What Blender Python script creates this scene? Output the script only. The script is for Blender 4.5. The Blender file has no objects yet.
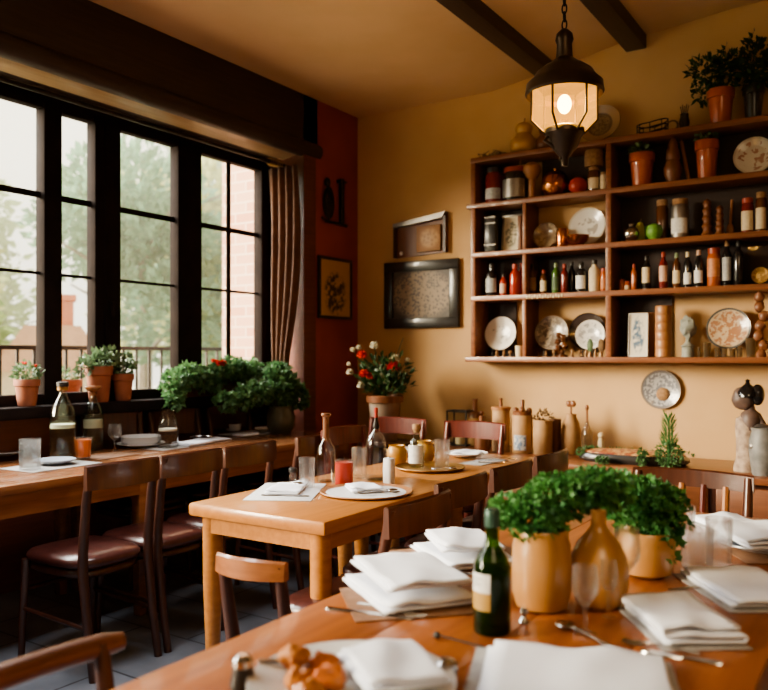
import bpy, bmesh, math, random
from mathutils import Vector, Matrix, noise
PI = math.pi
sc = bpy.context.scene
COL = sc.collection

# ------------------------------------------------------------------ survey of the room
F, HZ, EYE = 798.0, 355.0, 1.3
CS, SN = 0.840, 0.543
def _xy(u, d):
    k = (u - 384) / F
    return d * (k * CS - SN), d * (k * SN + CS)
def on(u, v, z):                       # survey point at height z
    d = (EYE - z) * F / (v - HZ)
    x, y = _xy(u, d)
    return x, y, z, d
def dep(u, Y):
    k = (u - 384) / F
    return Y / (k * SN + CS)
def wx(u, Y): return _xy(u, dep(u, Y))[0]
def wz(u, v, Y): return EYE - (v - HZ) * dep(u, Y) / F

# ------------------------------------------------------------------ materials
def nodes(name):
    m = bpy.data.materials.new(name); m.use_nodes = True
    nt = m.node_tree
    return m, nt, nt.nodes['Principled BSDF'], nt.nodes['Material Output']
def c4(c): return (c[0], c[1], c[2], 1)
def pm(name, c1, c2=None, scale=8, rough=.5, metal=0, bump=0, stretch=(1, 1, 1), coat=0, lo=.35, hi=.65, detail=4, spec=.5, kind='noise', trans=0, sheen=0):
    m, nt, b, o = nodes(name)
    b.inputs['Roughness'].default_value = rough
    b.inputs['Metallic'].default_value = metal
    b.inputs['Coat Weight'].default_value = coat
    b.inputs['Specular IOR Level'].default_value = spec
    b.inputs['Sheen Weight'].default_value = sheen
    b.inputs['Base Color'].default_value = c4(c1)
    if c2 is None:
        c2 = tuple(x * .86 for x in c1)
    tc = nt.nodes.new('ShaderNodeTexCoord'); mp = nt.nodes.new('ShaderNodeMapping')
    mp.inputs['Scale'].default_value = stretch
    nt.links.new(tc.outputs['Object'], mp.inputs[0])
    if kind == 'noise':
        t = nt.nodes.new('ShaderNodeTexNoise'); t.inputs['Scale'].default_value = scale; t.inputs['Detail'].default_value = detail
        out = t.outputs['Fac']
    elif kind == 'voronoi':
        t = nt.nodes.new('ShaderNodeTexVoronoi'); t.inputs['Scale'].default_value = scale; out = t.outputs['Distance']
    else:
        t = nt.nodes.new('ShaderNodeTexWave'); t.inputs['Scale'].default_value = scale; t.inputs['Distortion'].default_value = 3; t.inputs['Detail'].default_value = detail
        out = t.outputs['Fac']
    nt.links.new(mp.outputs[0], t.inputs['Vector'])
    r = nt.nodes.new('ShaderNodeValToRGB')
    r.color_ramp.elements[0].position = lo; r.color_ramp.elements[0].color = c4(c1)
    r.color_ramp.elements[1].position = hi; r.color_ramp.elements[1].color = c4(c2)
    nt.links.new(out, r.inputs[0]); nt.links.new(r.outputs[0], b.inputs['Base Color'])
    if bump:
        bp = nt.nodes.new('ShaderNodeBump'); bp.inputs['Strength'].default_value = bump; bp.inputs['Distance'].default_value = .01
        nt.links.new(out, bp.inputs['Height']); nt.links.new(bp.outputs[0], b.inputs['Normal'])
    return m
def wood(name, c1, c2, rough=.4, axis='y', scale=6, coat=.15):
    s = {'x': (.6, 9, 9), 'y': (9, .6, 9), 'z': (9, 9, .6)}[axis]
    return pm(name, c1, c2, scale=scale, rough=rough, stretch=s, coat=coat, lo=.3, hi=.7, detail=8, bump=.04)
def leafmat(name, c1, c2, rough=.5, tr=.35):
    m, nt, b, o = nodes(name)
    oi = nt.nodes.new('ShaderNodeTexCoord'); t = nt.nodes.new('ShaderNodeTexNoise'); t.inputs['Scale'].default_value = 14
    r = nt.nodes.new('ShaderNodeValToRGB')
    r.color_ramp.elements[0].position = .35; r.color_ramp.elements[0].color = c4(c1)
    r.color_ramp.elements[1].position = .65; r.color_ramp.elements[1].color = c4(c2)
    nt.links.new(oi.outputs['Object'], t.inputs['Vector']); nt.links.new(t.outputs['Fac'], r.inputs[0])
    nt.links.new(r.outputs[0], b.inputs['Base Color']); b.inputs['Roughness'].default_value = rough
    tl = nt.nodes.new('ShaderNodeBsdfTranslucent'); nt.links.new(r.outputs[0], tl.inputs['Color'])
    mx = nt.nodes.new('ShaderNodeMixShader'); mx.inputs[0].default_value = tr
    nt.links.new(b.outputs[0], mx.inputs[1]); nt.links.new(tl.outputs[0], mx.inputs[2]); nt.links.new(mx.outputs[0], o.inputs[0])
    return m
def glass(name, tint=(.93, .95, .93), refl=.9, body=None, bw=0.0):
    m, nt, b, o = nodes(name)
    tr = nt.nodes.new('ShaderNodeBsdfTransparent'); tr.inputs[0].default_value = c4(tint)
    gl = nt.nodes.new('ShaderNodeBsdfGlossy'); gl.inputs['Roughness'].default_value = .04
    lw = nt.nodes.new('ShaderNodeLayerWeight'); lw.inputs[0].default_value = .5
    pw = nt.nodes.new('ShaderNodeMath'); pw.operation = 'POWER'; pw.inputs[1].default_value = 3.5; nt.links.new(lw.outputs['Facing'], pw.inputs[0])
    ad = nt.nodes.new('ShaderNodeMath'); ad.operation = 'ADD'; ad.inputs[1].default_value = .035; nt.links.new(pw.outputs[0], ad.inputs[0])
    mu = nt.nodes.new('ShaderNodeMath'); mu.operation = 'MULTIPLY'; mu.inputs[1].default_value = refl
    nt.links.new(ad.outputs[0], mu.inputs[0])
    first = tr.outputs[0]
    if body is not None:
        df = nt.nodes.new('ShaderNodeMixShader'); df.inputs[0].default_value = .65
        d1 = nt.nodes.new('ShaderNodeBsdfDiffuse'); d1.inputs[0].default_value = c4(body); d2 = nt.nodes.new('ShaderNodeBsdfTranslucent'); d2.inputs[0].default_value = c4(body)
        nt.links.new(d1.outputs[0], df.inputs[1]); nt.links.new(d2.outputs[0], df.inputs[2])
        m2 = nt.nodes.new('ShaderNodeMixShader'); m2.inputs[0].default_value = bw
        nt.links.new(tr.outputs[0], m2.inputs[1]); nt.links.new(df.outputs[0], m2.inputs[2]); first = m2.outputs[0]
    mx = nt.nodes.new('ShaderNodeMixShader')
    nt.links.new(mu.outputs[0], mx.inputs[0]); nt.links.new(first, mx.inputs[1]); nt.links.new(gl.outputs[0], mx.inputs[2])
    nt.links.new(mx.outputs[0], o.inputs[0])
    nt.nodes.remove(b)
    return m
def dish(name, base, rim, spot, r0, scale=60, thr=.55, r_in=0.62):      # glazed plate with a rim band and painted sprigs
    m, nt, b, o = nodes(name)
    b.inputs['Roughness'].default_value = .25; b.inputs['Coat Weight'].default_value = .3
    tc = nt.nodes.new('ShaderNodeTexCoord')
    sx = nt.nodes.new('ShaderNodeSeparateXYZ'); nt.links.new(tc.outputs['Object'], sx.inputs[0])
    cx = nt.nodes.new('ShaderNodeCombineXYZ'); nt.links.new(sx.outputs[0], cx.inputs[0]); nt.links.new(sx.outputs[1], cx.inputs[1])
    ln = nt.nodes.new('ShaderNodeVectorMath'); ln.operation = 'LENGTH'; nt.links.new(cx.outputs[0], ln.inputs[0])
    dv = nt.nodes.new('ShaderNodeMath'); dv.operation = 'DIVIDE'; dv.inputs[1].default_value = r0; nt.links.new(ln.outputs['Value'], dv.inputs[0])
    n = nt.nodes.new('ShaderNodeTexNoise'); n.inputs['Scale'].default_value = scale; n.inputs['Detail'].default_value = 3
    nt.links.new(tc.outputs['Object'], n.inputs['Vector'])
    gt = nt.nodes.new('ShaderNodeMath'); gt.operation = 'GREATER_THAN'; gt.inputs[1].default_value = thr; nt.links.new(n.outputs['Fac'], gt.inputs[0])
    ins = nt.nodes.new('ShaderNodeMath'); ins.operation = 'LESS_THAN'; ins.inputs[1].default_value = r_in; nt.links.new(dv.outputs[0], ins.inputs[0])
    mul = nt.nodes.new('ShaderNodeMath'); mul.operation = 'MULTIPLY'; nt.links.new(gt.outputs[0], mul.inputs[0]); nt.links.new(ins.outputs[0], mul.inputs[1])
    ms = nt.nodes.new('ShaderNodeMath'); ms.operation = 'MULTIPLY'; ms.inputs[1].default_value = .75; nt.links.new(mul.outputs[0], ms.inputs[0])
    m1 = nt.nodes.new('ShaderNodeMix'); m1.data_type = 'RGBA'; m1.inputs['A'].default_value = c4(base); m1.inputs['B'].default_value = c4(spot)
    nt.links.new(ms.outputs[0], m1.inputs['Factor'])
    rg = nt.nodes.new('ShaderNodeMath'); rg.operation = 'GREATER_THAN'; rg.inputs[1].default_value = .9; nt.links.new(dv.outputs[0], rg.inputs[0])
    m2 = nt.nodes.new('ShaderNodeMix'); m2.data_type = 'RGBA'; m2.inputs['B'].default_value = c4(rim)
    nt.links.new(rg.outputs[0], m2.inputs['Factor']); nt.links.new(m1.outputs['Result'], m2.inputs['A'])
    nt.links.new(m2.outputs['Result'], b.inputs['Base Color'])
    return m
def picture(name, paper, ink, cx, cz, rx, rz, scale=40, rows=False):      # faded print: ink inside a soft ellipse or in rows (object XZ)
    m, nt, b, o = nodes(name)
    b.inputs['Roughness'].default_value = .45
    tc = nt.nodes.new('ShaderNodeTexCoord')
    mp = nt.nodes.new('ShaderNodeMapping'); mp.vector_type = 'POINT'
    mp.inputs['Location'].default_value = (-cx / rx, 0, -cz / rz); mp.inputs['Scale'].default_value = (1 / rx, 0, 1 / rz)
    nt.links.new(tc.outputs['Object'], mp.inputs[0])
    ln = nt.nodes.new('ShaderNodeVectorMath'); ln.operation = 'LENGTH'; nt.links.new(mp.outputs[0], ln.inputs[0])
    r = nt.nodes.new('ShaderNodeMapRange'); r.inputs['From Min'].default_value = 1.0; r.inputs['From Max'].default_value = .75
    nt.links.new(ln.outputs['Value'], r.inputs['Value'])
    n = nt.nodes.new('ShaderNodeTexVoronoi' if rows else 'ShaderNodeTexNoise'); n.inputs['Scale'].default_value = scale
    nt.links.new(tc.outputs['Object'], n.inputs['Vector'])
    rp = nt.nodes.new('ShaderNodeValToRGB')
    rp.color_ramp.elements[0].position = .2 if rows else .42; rp.color_ramp.elements[1].position = .6 if rows else .56
    nt.links.new(n.outputs[0], rp.inputs[0])
    mu = nt.nodes.new('ShaderNodeMath'); mu.operation = 'MULTIPLY'
    nt.links.new(r.outputs[0], mu.inputs[0]); nt.links.new(rp.outputs[0], mu.inputs[1])
    mx = nt.nodes.new('ShaderNodeMix'); mx.data_type = 'RGBA'; mx.inputs['A'].default_value = c4(paper); mx.inputs['B'].default_value = c4(ink)
    nt.links.new(mu.outputs[0], mx.inputs['Factor']); nt.links.new(mx.outputs['Result'], b.inputs['Base Color'])
    return m
def emis(name, c, s):
    m, nt, b, o = nodes(name)
    b.inputs['Base Color'].default_value = c4(c); b.inputs['Emission Color'].default_value = c4(c); b.inputs['Emission Strength'].default_value = s
    return m

# ------------------------------------------------------------------ mesh helpers
def NB(): return bmesh.new()
def box(bm, x0, x1, y0, y1, z0, z1, M=None, bev=0):
    vs = [bm.verts.new((x, y, z)) for x in (x0, x1) for y in (y0, y1) for z in (z0, z1)]
    f = [(0, 1, 3, 2), (4, 6, 7, 5), (0, 4, 5, 1), (2, 3, 7, 6), (0, 2, 6, 4), (1, 5, 7, 3)]
    fs = [bm.faces.new([vs[i] for i in q]) for q in f]
    if bev:
        es = list({e for q in fs for e in q.edges})
        r = bmesh.ops.bevel(bm, geom=es, offset=bev, segments=2, affect='EDGES', profile=.5)
        vs = list({v for v in vs if v.is_valid} | set(r['verts']))
    if M is not None:
        bmesh.ops.transform(bm, matrix=M, verts=vs)
    return vs
def lathe(bm, prof, n=24, M=None, a0=0, a1=2 * PI):
    full = abs(a1 - a0 - 2 * PI) < 1e-6
    cols = n if full else n + 1
    rings, new = [], []
    for r, z in prof:
        if r < 1e-6:
            v = bm.verts.new((0, 0, z)); rings.append([v]); new.append(v)
        else:
            g = [bm.verts.new((r * math.cos(a0 + (a1 - a0) * i / n), r * math.sin(a0 + (a1 - a0) * i / n), z)) for i in range(cols)]
            rings.append(g); new += g
    for A, B in zip(rings, rings[1:]):
        for i in range(n):
            j = (i + 1) % cols if full else i + 1
            if len(A) == 1 and len(B) == 1: continue
            if len(A) == 1: bm.faces.new((A[0], B[j], B[i]))
            elif len(B) == 1: bm.faces.new((A[i], A[j], B[0]))
            else: bm.faces.new((A[i], A[j], B[j], B[i]))
    if M is not None: bmesh.ops.transform(bm, matrix=M, verts=new)
    return new
def tube(bm, pts, rad, n=8, sq=1.0, closed=False):
    pts = [Vector(p) for p in pts]
    if not isinstance(rad, (list, tuple)): rad = [rad] * len(pts)
    rings = []
    up0 = None
    for i, p in enumerate(pts):
        if closed: t = pts[(i + 1) % len(pts)] - pts[i - 1]
        else: t = pts[min(i + 1, len(pts) - 1)] - pts[max(i - 1, 0)]
        t.normalize()
        if up0 is None:
            up0 = Vector((0, 0, 1)) if abs(t.z) < .9 else Vector((0, 1, 0))
        s = t.cross(up0)
        if s.length < 1e-4: s = t.orthogonal()
        s.normalize(); up = s.cross(t); up.normalize(); up0 = up
        rings.append([bm.verts.new(p + (s * math.cos(2 * PI * k / n) * sq + up * math.sin(2 * PI * k / n)) * rad[i]) for k in range(n)])
    m = len(rings)
    for i in range(m if closed else m - 1):
        A, B = rings[i], rings[(i + 1) % m]
        for k in range(n): bm.faces.new((A[k], A[(k + 1) % n], B[(k + 1) % n], B[k]))
    if not closed:
        bm.faces.new(rings[0][::-1]); bm.faces.new(rings[-1])
def ball(bm, c, r, n=16, m=10, jit=0, seed=0):
    rx, ry, rz = r if isinstance(r, (tuple, list)) else (r, r, r)
    vs = lathe(bm, [(math.sin(PI * i / m), -math.cos(PI * i / m)) if 0 < i < m else (0, -1 if i == 0 else 1) for i in range(m + 1)], n)
    for v in vs:
        k = 1 + (jit * noise.noise(v.co * 2.2 + Vector((seed, seed * 2, 0))) if jit else 0)
        v.co = Vector((c[0] + v.co.x * rx * k, c[1] + v.co.y * ry * k, c[2] + v.co.z * rz * k))
    return vs
def poly(bm, pts, y0, y1):                      # polygon in XZ extruded along Y
    A = [bm.verts.new((x, y0, z)) for x, z in pts]; B = [bm.verts.new((x, y1, z)) for x, z in pts]
    bm.faces.new(A); bm.faces.new(B[::-1])
    for i in range(len(pts)):
        j = (i + 1) % len(pts); bm.faces.new((A[j], A[i], B[i], B[j]))
    return A + B
def obj(name, bm, mat, parent=None, sharp=40, loc=None, label=None):
    bmesh.ops.recalc_face_normals(bm, faces=bm.faces[:])
    me = bpy.data.meshes.new(name); bm.to_mesh(me); bm.free()
    me.materials.append(mat)
    me.polygons.foreach_set('use_smooth', [True] * len(me.polygons))
    me.set_sharp_from_angle(angle=math.radians(sharp))
    o = bpy.data.objects.new(name, me); COL.objects.link(o)
    if parent: o.parent = parent
    if loc: o.location = loc
    if label: o['label'] = label
    return o
def tag(o, label, cat, group=None, kind=None):
    o['label'] = label; o['category'] = cat
    if group: o['group'] = group
    if kind: o['kind'] = kind
    return o
def thing(name, label, cat, loc=(0, 0, 0), rz=0, group=None):
    o = bpy.data.objects.new(name, None); COL.objects.link(o)
    o.location = loc[:3]; o.rotation_euler = (0, 0, rz); o.empty_display_size = .05
    return tag(o, label, cat, group)
def single(name, label, cat, bm, mat, loc=(0, 0, 0), rot=(0, 0, 0), group=None, sharp=40):
    o = obj(name, bm, mat, None, sharp); o.location = loc[:3]; o.rotation_euler = rot
    return tag(o, label, cat, group)
def struct(name, bm, mat, parent=None, label=None, sharp=30):
    o = obj(name, bm, mat, parent, sharp)
    if parent is None: o['kind'] = 'structure'
    if label: o['label'] = label
    return o
def dup(root, label, loc, rz=0, group=None):
    r = root.copy(); COL.objects.link(r); r.location = loc[:3]; r.rotation_euler = (0, 0, rz); r['label'] = label
    if group: r['group'] = group
    for ch in list(root.children):
        c = ch.copy(); COL.objects.link(c); c.parent = r
        for g in list(ch.children):
            d = g.copy(); COL.objects.link(d); d.parent = c
    return r

# ------------------------------------------------------------------ palette
M = {}
M['ochre'] = pm('ochre_plaster', (.60, .39, .20), (.53, .33, .155), scale=1.6, rough=.85, bump=.12, detail=8)
M['red'] = pm('red_plaster', (.36, .062, .018), (.28, .045, .014), scale=2.2, rough=.8, bump=.1, detail=6)
M['ceil'] = pm('tan_ceiling_plaster', (.66, .45, .26), (.57, .375, .20), scale=1.2, rough=.9, bump=.1, detail=6)
M['darkwood'] = wood('dark_beam_wood', (.028, .016, .011), (.05, .028, .018), .55, 'y')
M['frame'] = pm('black_brown_window_paint', (.017, .012, .011), (.023, .016, .014), rough=.8, spec=.08)
M['light_trim'] = wood('pale_timber_moulding', (.36, .23, .12), (.27, .165, .085), .55, 'y')
M['wains'] = wood('red_brown_wainscot', (.17, .048, .025), (.12, .033, .018), .45, 'y')
M['shelf'] = wood('reddish_pine_shelf', (.27, .10, .04), (.17, .058, .022), .42, 'x')
M['table'] = wood('honey_oak_tabletop', (.47, .20, .055), (.37, .145, .036), .33, 'y', 5, .25)
M['tablefg'] = wood('orange_brown_tabletop', (.38, .125, .032), (.25, .072, .018), .36, 'y', 4, .2)
M['tableleft'] = wood('brown_tabletop', (.30, .125, .05), (.2, .075, .03), .27, 'y', 5, .4)
M['chair'] = wood('dark_walnut_chair', (.065, .022, .012), (.035, .012, .008), .33, 'z', 5, .3)
M['chairred'] = wood('mahogany_chair', (.13, .022, .012), (.08, .013, .008), .33, 'z', 5, .35)
M['chairmid'] = wood('chestnut_chair', (.085, .027, .013), (.052, .016, .009), .33, 'z', 5, .3)
M['raillight'] = wood('worn_rail_wood', (.30, .12, .05), (.2, .075, .03), .3, 'y', 5, .4)
M['slat'] = wood('orange_slat_wood', (.40, .17, .065), (.3, .115, .04), .4, 'z')
M['leather'] = pm('oxblood_leather', (.075, .022, .017), (.05, .015, .012), scale=30, rough=.3, bump=.05, coat=.2)
M['terra'] = pm('terracotta', (.34, .12, .062), (.26, .085, .045), scale=9, rough=.7, bump=.05)
M['terrag'] = pm('glazed_terracotta', (.46, .105, .035), (.36, .075, .025), scale=9, rough=.33, coat=.4)
M['soil'] = pm('soil', (.03, .02, .014), (.05, .035, .022), scale=40, rough=.95, bump=.3)
M['cloth'] = pm('white_linen', (.84, .865, .94), (.78, .80, .87), scale=6, rough=.85, sheen=.2)
M['china'] = pm('white_china', (.78, .77, .75), (.72, .71, .69), scale=3, rough=.18, coat=.4)
M['bluechina'] = pm('blue_grey_china', (.36, .40, .48), (.45, .48, .53), scale=5, rough=.25, coat=.3)
M['steel'] = pm('cutlery_steel', (.62, .6, .57), (.5, .48, .46), scale=5, rough=.18, metal=1)
M['pewter'] = pm('dull_pewter', (.26, .24, .22), (.36, .33, .3), scale=12, rough=.4, metal=.9)
M['brass'] = pm('aged_brass', (.42, .24, .08), (.26, .13, .045), scale=14, rough=.35, metal=.6)
M['copper'] = pm('polished_copper', (.62, .25, .1), (.45, .16, .06), scale=9, rough=.22, metal=1)
M['iron'] = pm('black_iron', (.022, .019, .017), (.04, .034, .03), scale=20, rough=.42, metal=.6)
M['hood'] = pm('bronzed_lantern_metal', (.05, .035, .025), (.085, .058, .038), scale=12, rough=.35, metal=.8)
M['cork'] = pm('cork', (.34, .2, .1), (.24, .13, .06), scale=60, rough=.85)
M['kraft'] = pm('tan_paper_canister', (.42, .25, .12), (.34, .19, .085), scale=10, rough=.7)
M['woodlt'] = wood('light_turned_wood', (.42, .2, .085), (.3, .13, .05), .42, 'z')
M['woodmid'] = wood('brown_turned_wood', (.22, .085, .035), (.14, .05, .02), .42, 'z')
M['tan'] = pm('tan_glazed_ceramic', (.47, .245, .09), (.39, .19, .062), scale=4, rough=.32, coat=.3)
M['gold'] = pm('golden_gourd_skin', (.5, .27, .06), (.4, .2, .04), scale=5, rough=.35, coat=.3)
def solidglass(name, c, rough=.0):
    m, nt, b, o = nodes(name); nt.nodes.remove(b)
    g = nt.nodes.new('ShaderNodeBsdfGlass'); g.inputs['Color'].default_value = c4(c); g.inputs['Roughness'].default_value = rough; g.inputs['IOR'].default_value = 1.45
    t = nt.nodes.new('ShaderNodeBsdfTransparent'); t.inputs[0].default_value = c4(c)
    x = nt.nodes.new('ShaderNodeMixShader'); x.inputs[0].default_value = .6
    nt.links.new(g.outputs[0], x.inputs[1]); nt.links.new(t.outputs[0], x.inputs[2]); l = nt.nodes.new('ShaderNodeBsdfTranslucent'); l.inputs[0].default_value = (.9, .9, .88, 1); y = nt.nodes.new('ShaderNodeMixShader'); y.inputs[0].default_value = .032
    nt.links.new(x.outputs[0], y.inputs[1]); nt.links.new(l.outputs[0], y.inputs[2]); nt.links.new(y.outputs[0], o.inputs[0]); return m
M['glass'] = solidglass('clear_glass', (.98, .985, .98))
M['glassg'] = glass('greenish_clear_glass', (.93, .965, .92), 1.0)
M['glassthin'] = glass('thin_clear_glass', (.97, .975, .965), 1.0)
M['pane'] = glass('window_glass', (.97, .98, .97), .12)
M['amberliq'] = glass('cloudy_amber_drink', (.80, .55, .25), .2, (.85, .56, .25), .8)
M['beer'] = glass('golden_beer', (.85, .6, .28), .3, (.85, .52, .18), .7)
M['water'] = glass('still_water', (.93, .95, .95), .35)
M['orange'] = pm('red_orange_juice', (.85, .20, .04), (.75, .16, .03), rough=.3, coat=.5)
M['candle'] = pm('red_candle_glass', (.42, .035, .012), (.34, .025, .009), rough=.45)
M['greenglass'] = glass('deep_green_bottle_glass', (.30, .46, .12), .8, (.02, .06, .008), .45)
M['winedark'] = glass('dark_green_glass_base', (.05, .1, .02), .3, (.008, .02, .004), .85)
M['foam'] = pm('pale_foam', (.7, .64, .52), rough=.8)
M['cream'] = pm('cream_paper', (.66, .55, .38), (.56, .46, .3), scale=50, rough=.7)
M['white'] = pm('white_paper', (.75, .74, .7), (.62, .61, .58), scale=70, rough=.7)
M['blacklab'] = pm('black_glazed', (.02, .017, .015), (.03, .025, .022), rough=.3, coat=.3)
M['dkgreen'] = leafmat('dark_leaf', (.02, .055, .016), (.05, .10, .03))
M['parsley'] = leafmat('parsley_leaf', (.035, .15, .04), (.12, .32, .09))
M['fern'] = leafmat('fern_leaf', (.06, .145, .05), (.155, .29, .12))
M['sage'] = leafmat('grey_green_leaf', (.09, .15, .07), (.18, .26, .13))
M['pine'] = leafmat('pine_needle', (.05, .17, .05), (.10, .26, .09))
M['petalred'] = leafmat('red_petal', (.65, .03, .02), (.75, .07, .04))
M['petalwhite'] = leafmat('cream_petal', (.6, .55, .38), (.7, .66, .52))
M['curtain'] = pm('brown_curtain_cloth', (.14, .065, .036), (.10, .045, .025), scale=20, rough=.9, sheen=.3)
M['drysprig'] = pm('dried_herb', (.12, .07, .035), (.2, .12, .06), scale=30, rough=.9)
M['floor'] = None
def slate():
    m, nt, b, o = nodes('slate_tile_floor')
    tc = nt.nodes.new('ShaderNodeTexCoord'); mp = nt.nodes.new('ShaderNodeMapping'); mp.inputs['Rotation'].default_value = (0, 0, .02)
    nt.links.new(tc.outputs['Object'], mp.inputs[0])
    br = nt.nodes.new('ShaderNodeTexBrick'); br.offset = .5
    br.inputs['Scale'].default_value = 1.0; br.inputs['Mortar Size'].default_value = .006; br.inputs['Brick Width'].default_value = .62; br.inputs['Row Height'].default_value = .42
    br.inputs['Color1'].default_value = (.20, .215, .245, 1); br.inputs['Color2'].default_value = (.155, .17, .195, 1); br.inputs['Mortar'].default_value = (.06, .062, .07, 1)
    nt.links.new(mp.outputs[0], br.inputs['Vector'])
    n = nt.nodes.new('ShaderNodeTexNoise'); n.inputs['Scale'].default_value = 5; n.inputs['Detail'].default_value = 8; nt.links.new(mp.outputs[0], n.inputs['Vector'])
    mx = nt.nodes.new('ShaderNodeMix'); mx.data_type = 'RGBA'; mx.blend_type = 'OVERLAY'; mx.inputs['Factor'].default_value = .6
    nt.links.new(br.outputs[0], mx.inputs['A']); nt.links.new(n.outputs['Fac'], mx.inputs['B']); nt.links.new(mx.outputs['Result'], b.inputs['Base Color'])
    b.inputs['Roughness'].default_value = .42
    bp = nt.nodes.new('ShaderNodeBump'); bp.inputs['Strength'].default_value = .25; bp.inputs['Distance'].default_value = .01; nt.links.new(n.outputs['Fac'], bp.inputs['Height']); nt.links.new(bp.outputs[0], b.inputs['Normal'])
    return m
M['floor'] = slate()
def bricks():
    m, nt, b, o = nodes('weathered_pink_brick')
    tc = nt.nodes.new('ShaderNodeTexCoord'); mp = nt.nodes.new('ShaderNodeMapping'); mp.inputs['Rotation'].default_value = (PI / 2, 0, 0)
    nt.links.new(tc.outputs['Object'], mp.inputs[0])
    br = nt.nodes.new('ShaderNodeTexBrick'); br.inputs['Scale'].default_value = 1; br.inputs['Mortar Size'].default_value = .008; br.inputs['Brick Width'].default_value = .23; br.inputs['Row Height'].default_value = .085
    br.inputs['Color1'].default_value = (.55, .27, .18, 1); br.inputs['Color2'].default_value = (.62, .38, .27, 1); br.inputs['Mortar'].default_value = (.66, .5, .38, 1)
    nt.links.new(mp.outputs[0], br.inputs['Vector']); nt.links.new(br.outputs[0], b.inputs['Base Color']); b.inputs['Roughness'].default_value = .9
    return m
M['brick'] = bricks()

# ------------------------------------------------------------------ camera, world, lights
cam = bpy.data.cameras.new('camera'); camo = bpy.data.objects.new('camera', cam); COL.objects.link(camo)
camo.location = (0, 0, EYE); camo.rotation_euler = (PI / 2, 0, math.atan2(SN, CS))
cam.sensor_width = 36; cam.lens = F / 768 * 36; cam.shift_y = 10 / 768; cam.clip_start = .05
cam.dof.use_dof = True; cam.dof.focus_distance = 3.1; cam.dof.aperture_fstop = 2.4
sc.camera = camo
w = bpy.data.worlds.new('hazy_sky'); sc.world = w; w.use_nodes = True
bg = w.node_tree.nodes['Background']; bg.inputs[0].default_value = (1.0, .90, .71, 1); bg.inputs[1].default_value = 1.5
def light(name, kind, loc, rot, energy, color, **k):
    l = bpy.data.lights.new(name, kind); l.energy = energy; l.color = color
    for a, b in k.items(): setattr(l, a, b)
    o = bpy.data.objects.new(name, l); COL.objects.link(o); o.location = loc; o.rotation_euler = rot
    return o
def aim(v): return Vector(v).to_track_quat('-Z', 'Y').to_euler()
light('sun_lamp', 'SUN', (-9, -2, 5), aim((.68, .70, -.235)), 10.0, (1, .85, .63), angle=math.radians(24))
light('room_fill_lamp', 'AREA', (1.3, -.6, 3.0), aim((-.25, .7, -.75)), 12, (1, .74, .45), shape='RECTANGLE', size=1.6, size_y=1.2, spread=math.radians(120))
light('sky_fill_sun', 'SUN', (-9, 2, 9), aim((.72, .16, -.66)), 13, (1, .98, .94), angle=math.radians(50))  # second, skylight-like sun added to brighten the window-side tables and floor
light('aisle_fill_lamp', 'AREA', (-2.7, 1.5, 3.12), (0, 0, 0), 20, (.94, .97, 1), shape='RECTANGLE', size=.7, size_y=1.8, spread=math.radians(110))  # unseen overhead light added to brighten the aisle between the tables
light('ceiling_fill_spot', 'SPOT', (-1.25, .25, 1.1), aim((-.85, 3.6, 2.15)), 110, (1, .70, .40), spot_size=math.radians(30), spot_blend=1.0, shadow_soft_size=.15)  # unseen spot added to brighten the ceiling
sc.view_settings.view_transform = 'AgX'
sc.view_settings.look = 'AgX - Medium High Contrast'
sc.view_settings.exposure = 0.62

# ================================================================== ROOM
XW, XR, YB, YJ = -4.1, -3.61, 5.2, 4.66
XE, YF = 2.6, -2.8
bm = NB(); box(bm, -4.3, XE + .1, YF - .1, YB + .1, -.1, 0); struct('floor', bm, M['floor'])
bm = NB(); box(bm, XR - .6, XE + .1, YB, YB + .12, 0, 3.75); struct('wall_back', bm, M['ochre'])
bm = NB(); box(bm, XR - .10, XR, 4.66, YB, 0, 3.3); struct('wall_red', bm, M['red'])
bm = NB(); A_ = [bm.verts.new((x, y, 0)) for x, y in ((XW - .05, 4.72), (XR, 4.52), (XR, 4.66), (XW - .05, 4.86))]; B_ = [bm.verts.new((v.co.x, v.co.y, 3.3)) for v in A_]
bm.faces.new(A_); bm.faces.new(B_)
for i in range(4): bm.faces.new((A_[i], A_[(i + 1) % 4], B_[(i + 1) % 4], B_[i]))
struct('wall_alcove', bm, M['wains'])
bm = NB(); box(bm, XW - .15, XW, YF, 4.74, 0, 1.0); struct('wall_left', bm, M['wains'])
bm = NB(); box(bm, XW - .15, XW, YF, -2.5, 1.0, 3.3); box(bm, XW - .15, XW, .45, .95, 1.0, 3.3); box(bm, XW - .15, XW, -2.5, .45, 2.74, 3.3); box(bm, XW - .15, XW, .95, YJ + .1, 2.74, 3.3); struct('wall_left_upper', bm, M['wains'])
bm = NB(); box(bm, XE, XE + .12, YF, YB, 0, 3.7); struct('wall_right', bm, M['ochre'])
bm = NB(); box(bm, XW - .1, XE, YF - .12, YF, 0, 3.7); struct('wall_front', bm, M['ochre'])
bm = NB()                                   # ceiling rises a little towards the far side
prof = [(-4.3, 3.18), (-2.45, 3.18), (-2.0, 3.245), (-1.5, 3.335), (-.8, 3.40), (XE + .1, 3.45)]
vs0 = [bm.verts.new((x, YF - .1, z)) for x, z in prof]; vs1 = [bm.verts.new((x, YB + .1, z)) for x, z in prof]
for i in range(len(prof) - 1): bm.faces.new((vs0[i], vs0[i + 1], vs1[i + 1], vs1[i]))
r = bmesh.ops.extrude_face_region(bm, geom=bm.faces[:]); bmesh.ops.translate(bm, vec=(0, 0, .12), verts=[e for e in r['geom'] if isinstance(e, bmesh.types.BMVert)])
struct('ceiling', bm, M['ceil'])
bm = NB(); box(bm, -2.06, -1.94, YF, YB, 3.17, 3.30, bev=.008); struct('trim_1', bm, M['darkwood'])
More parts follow.
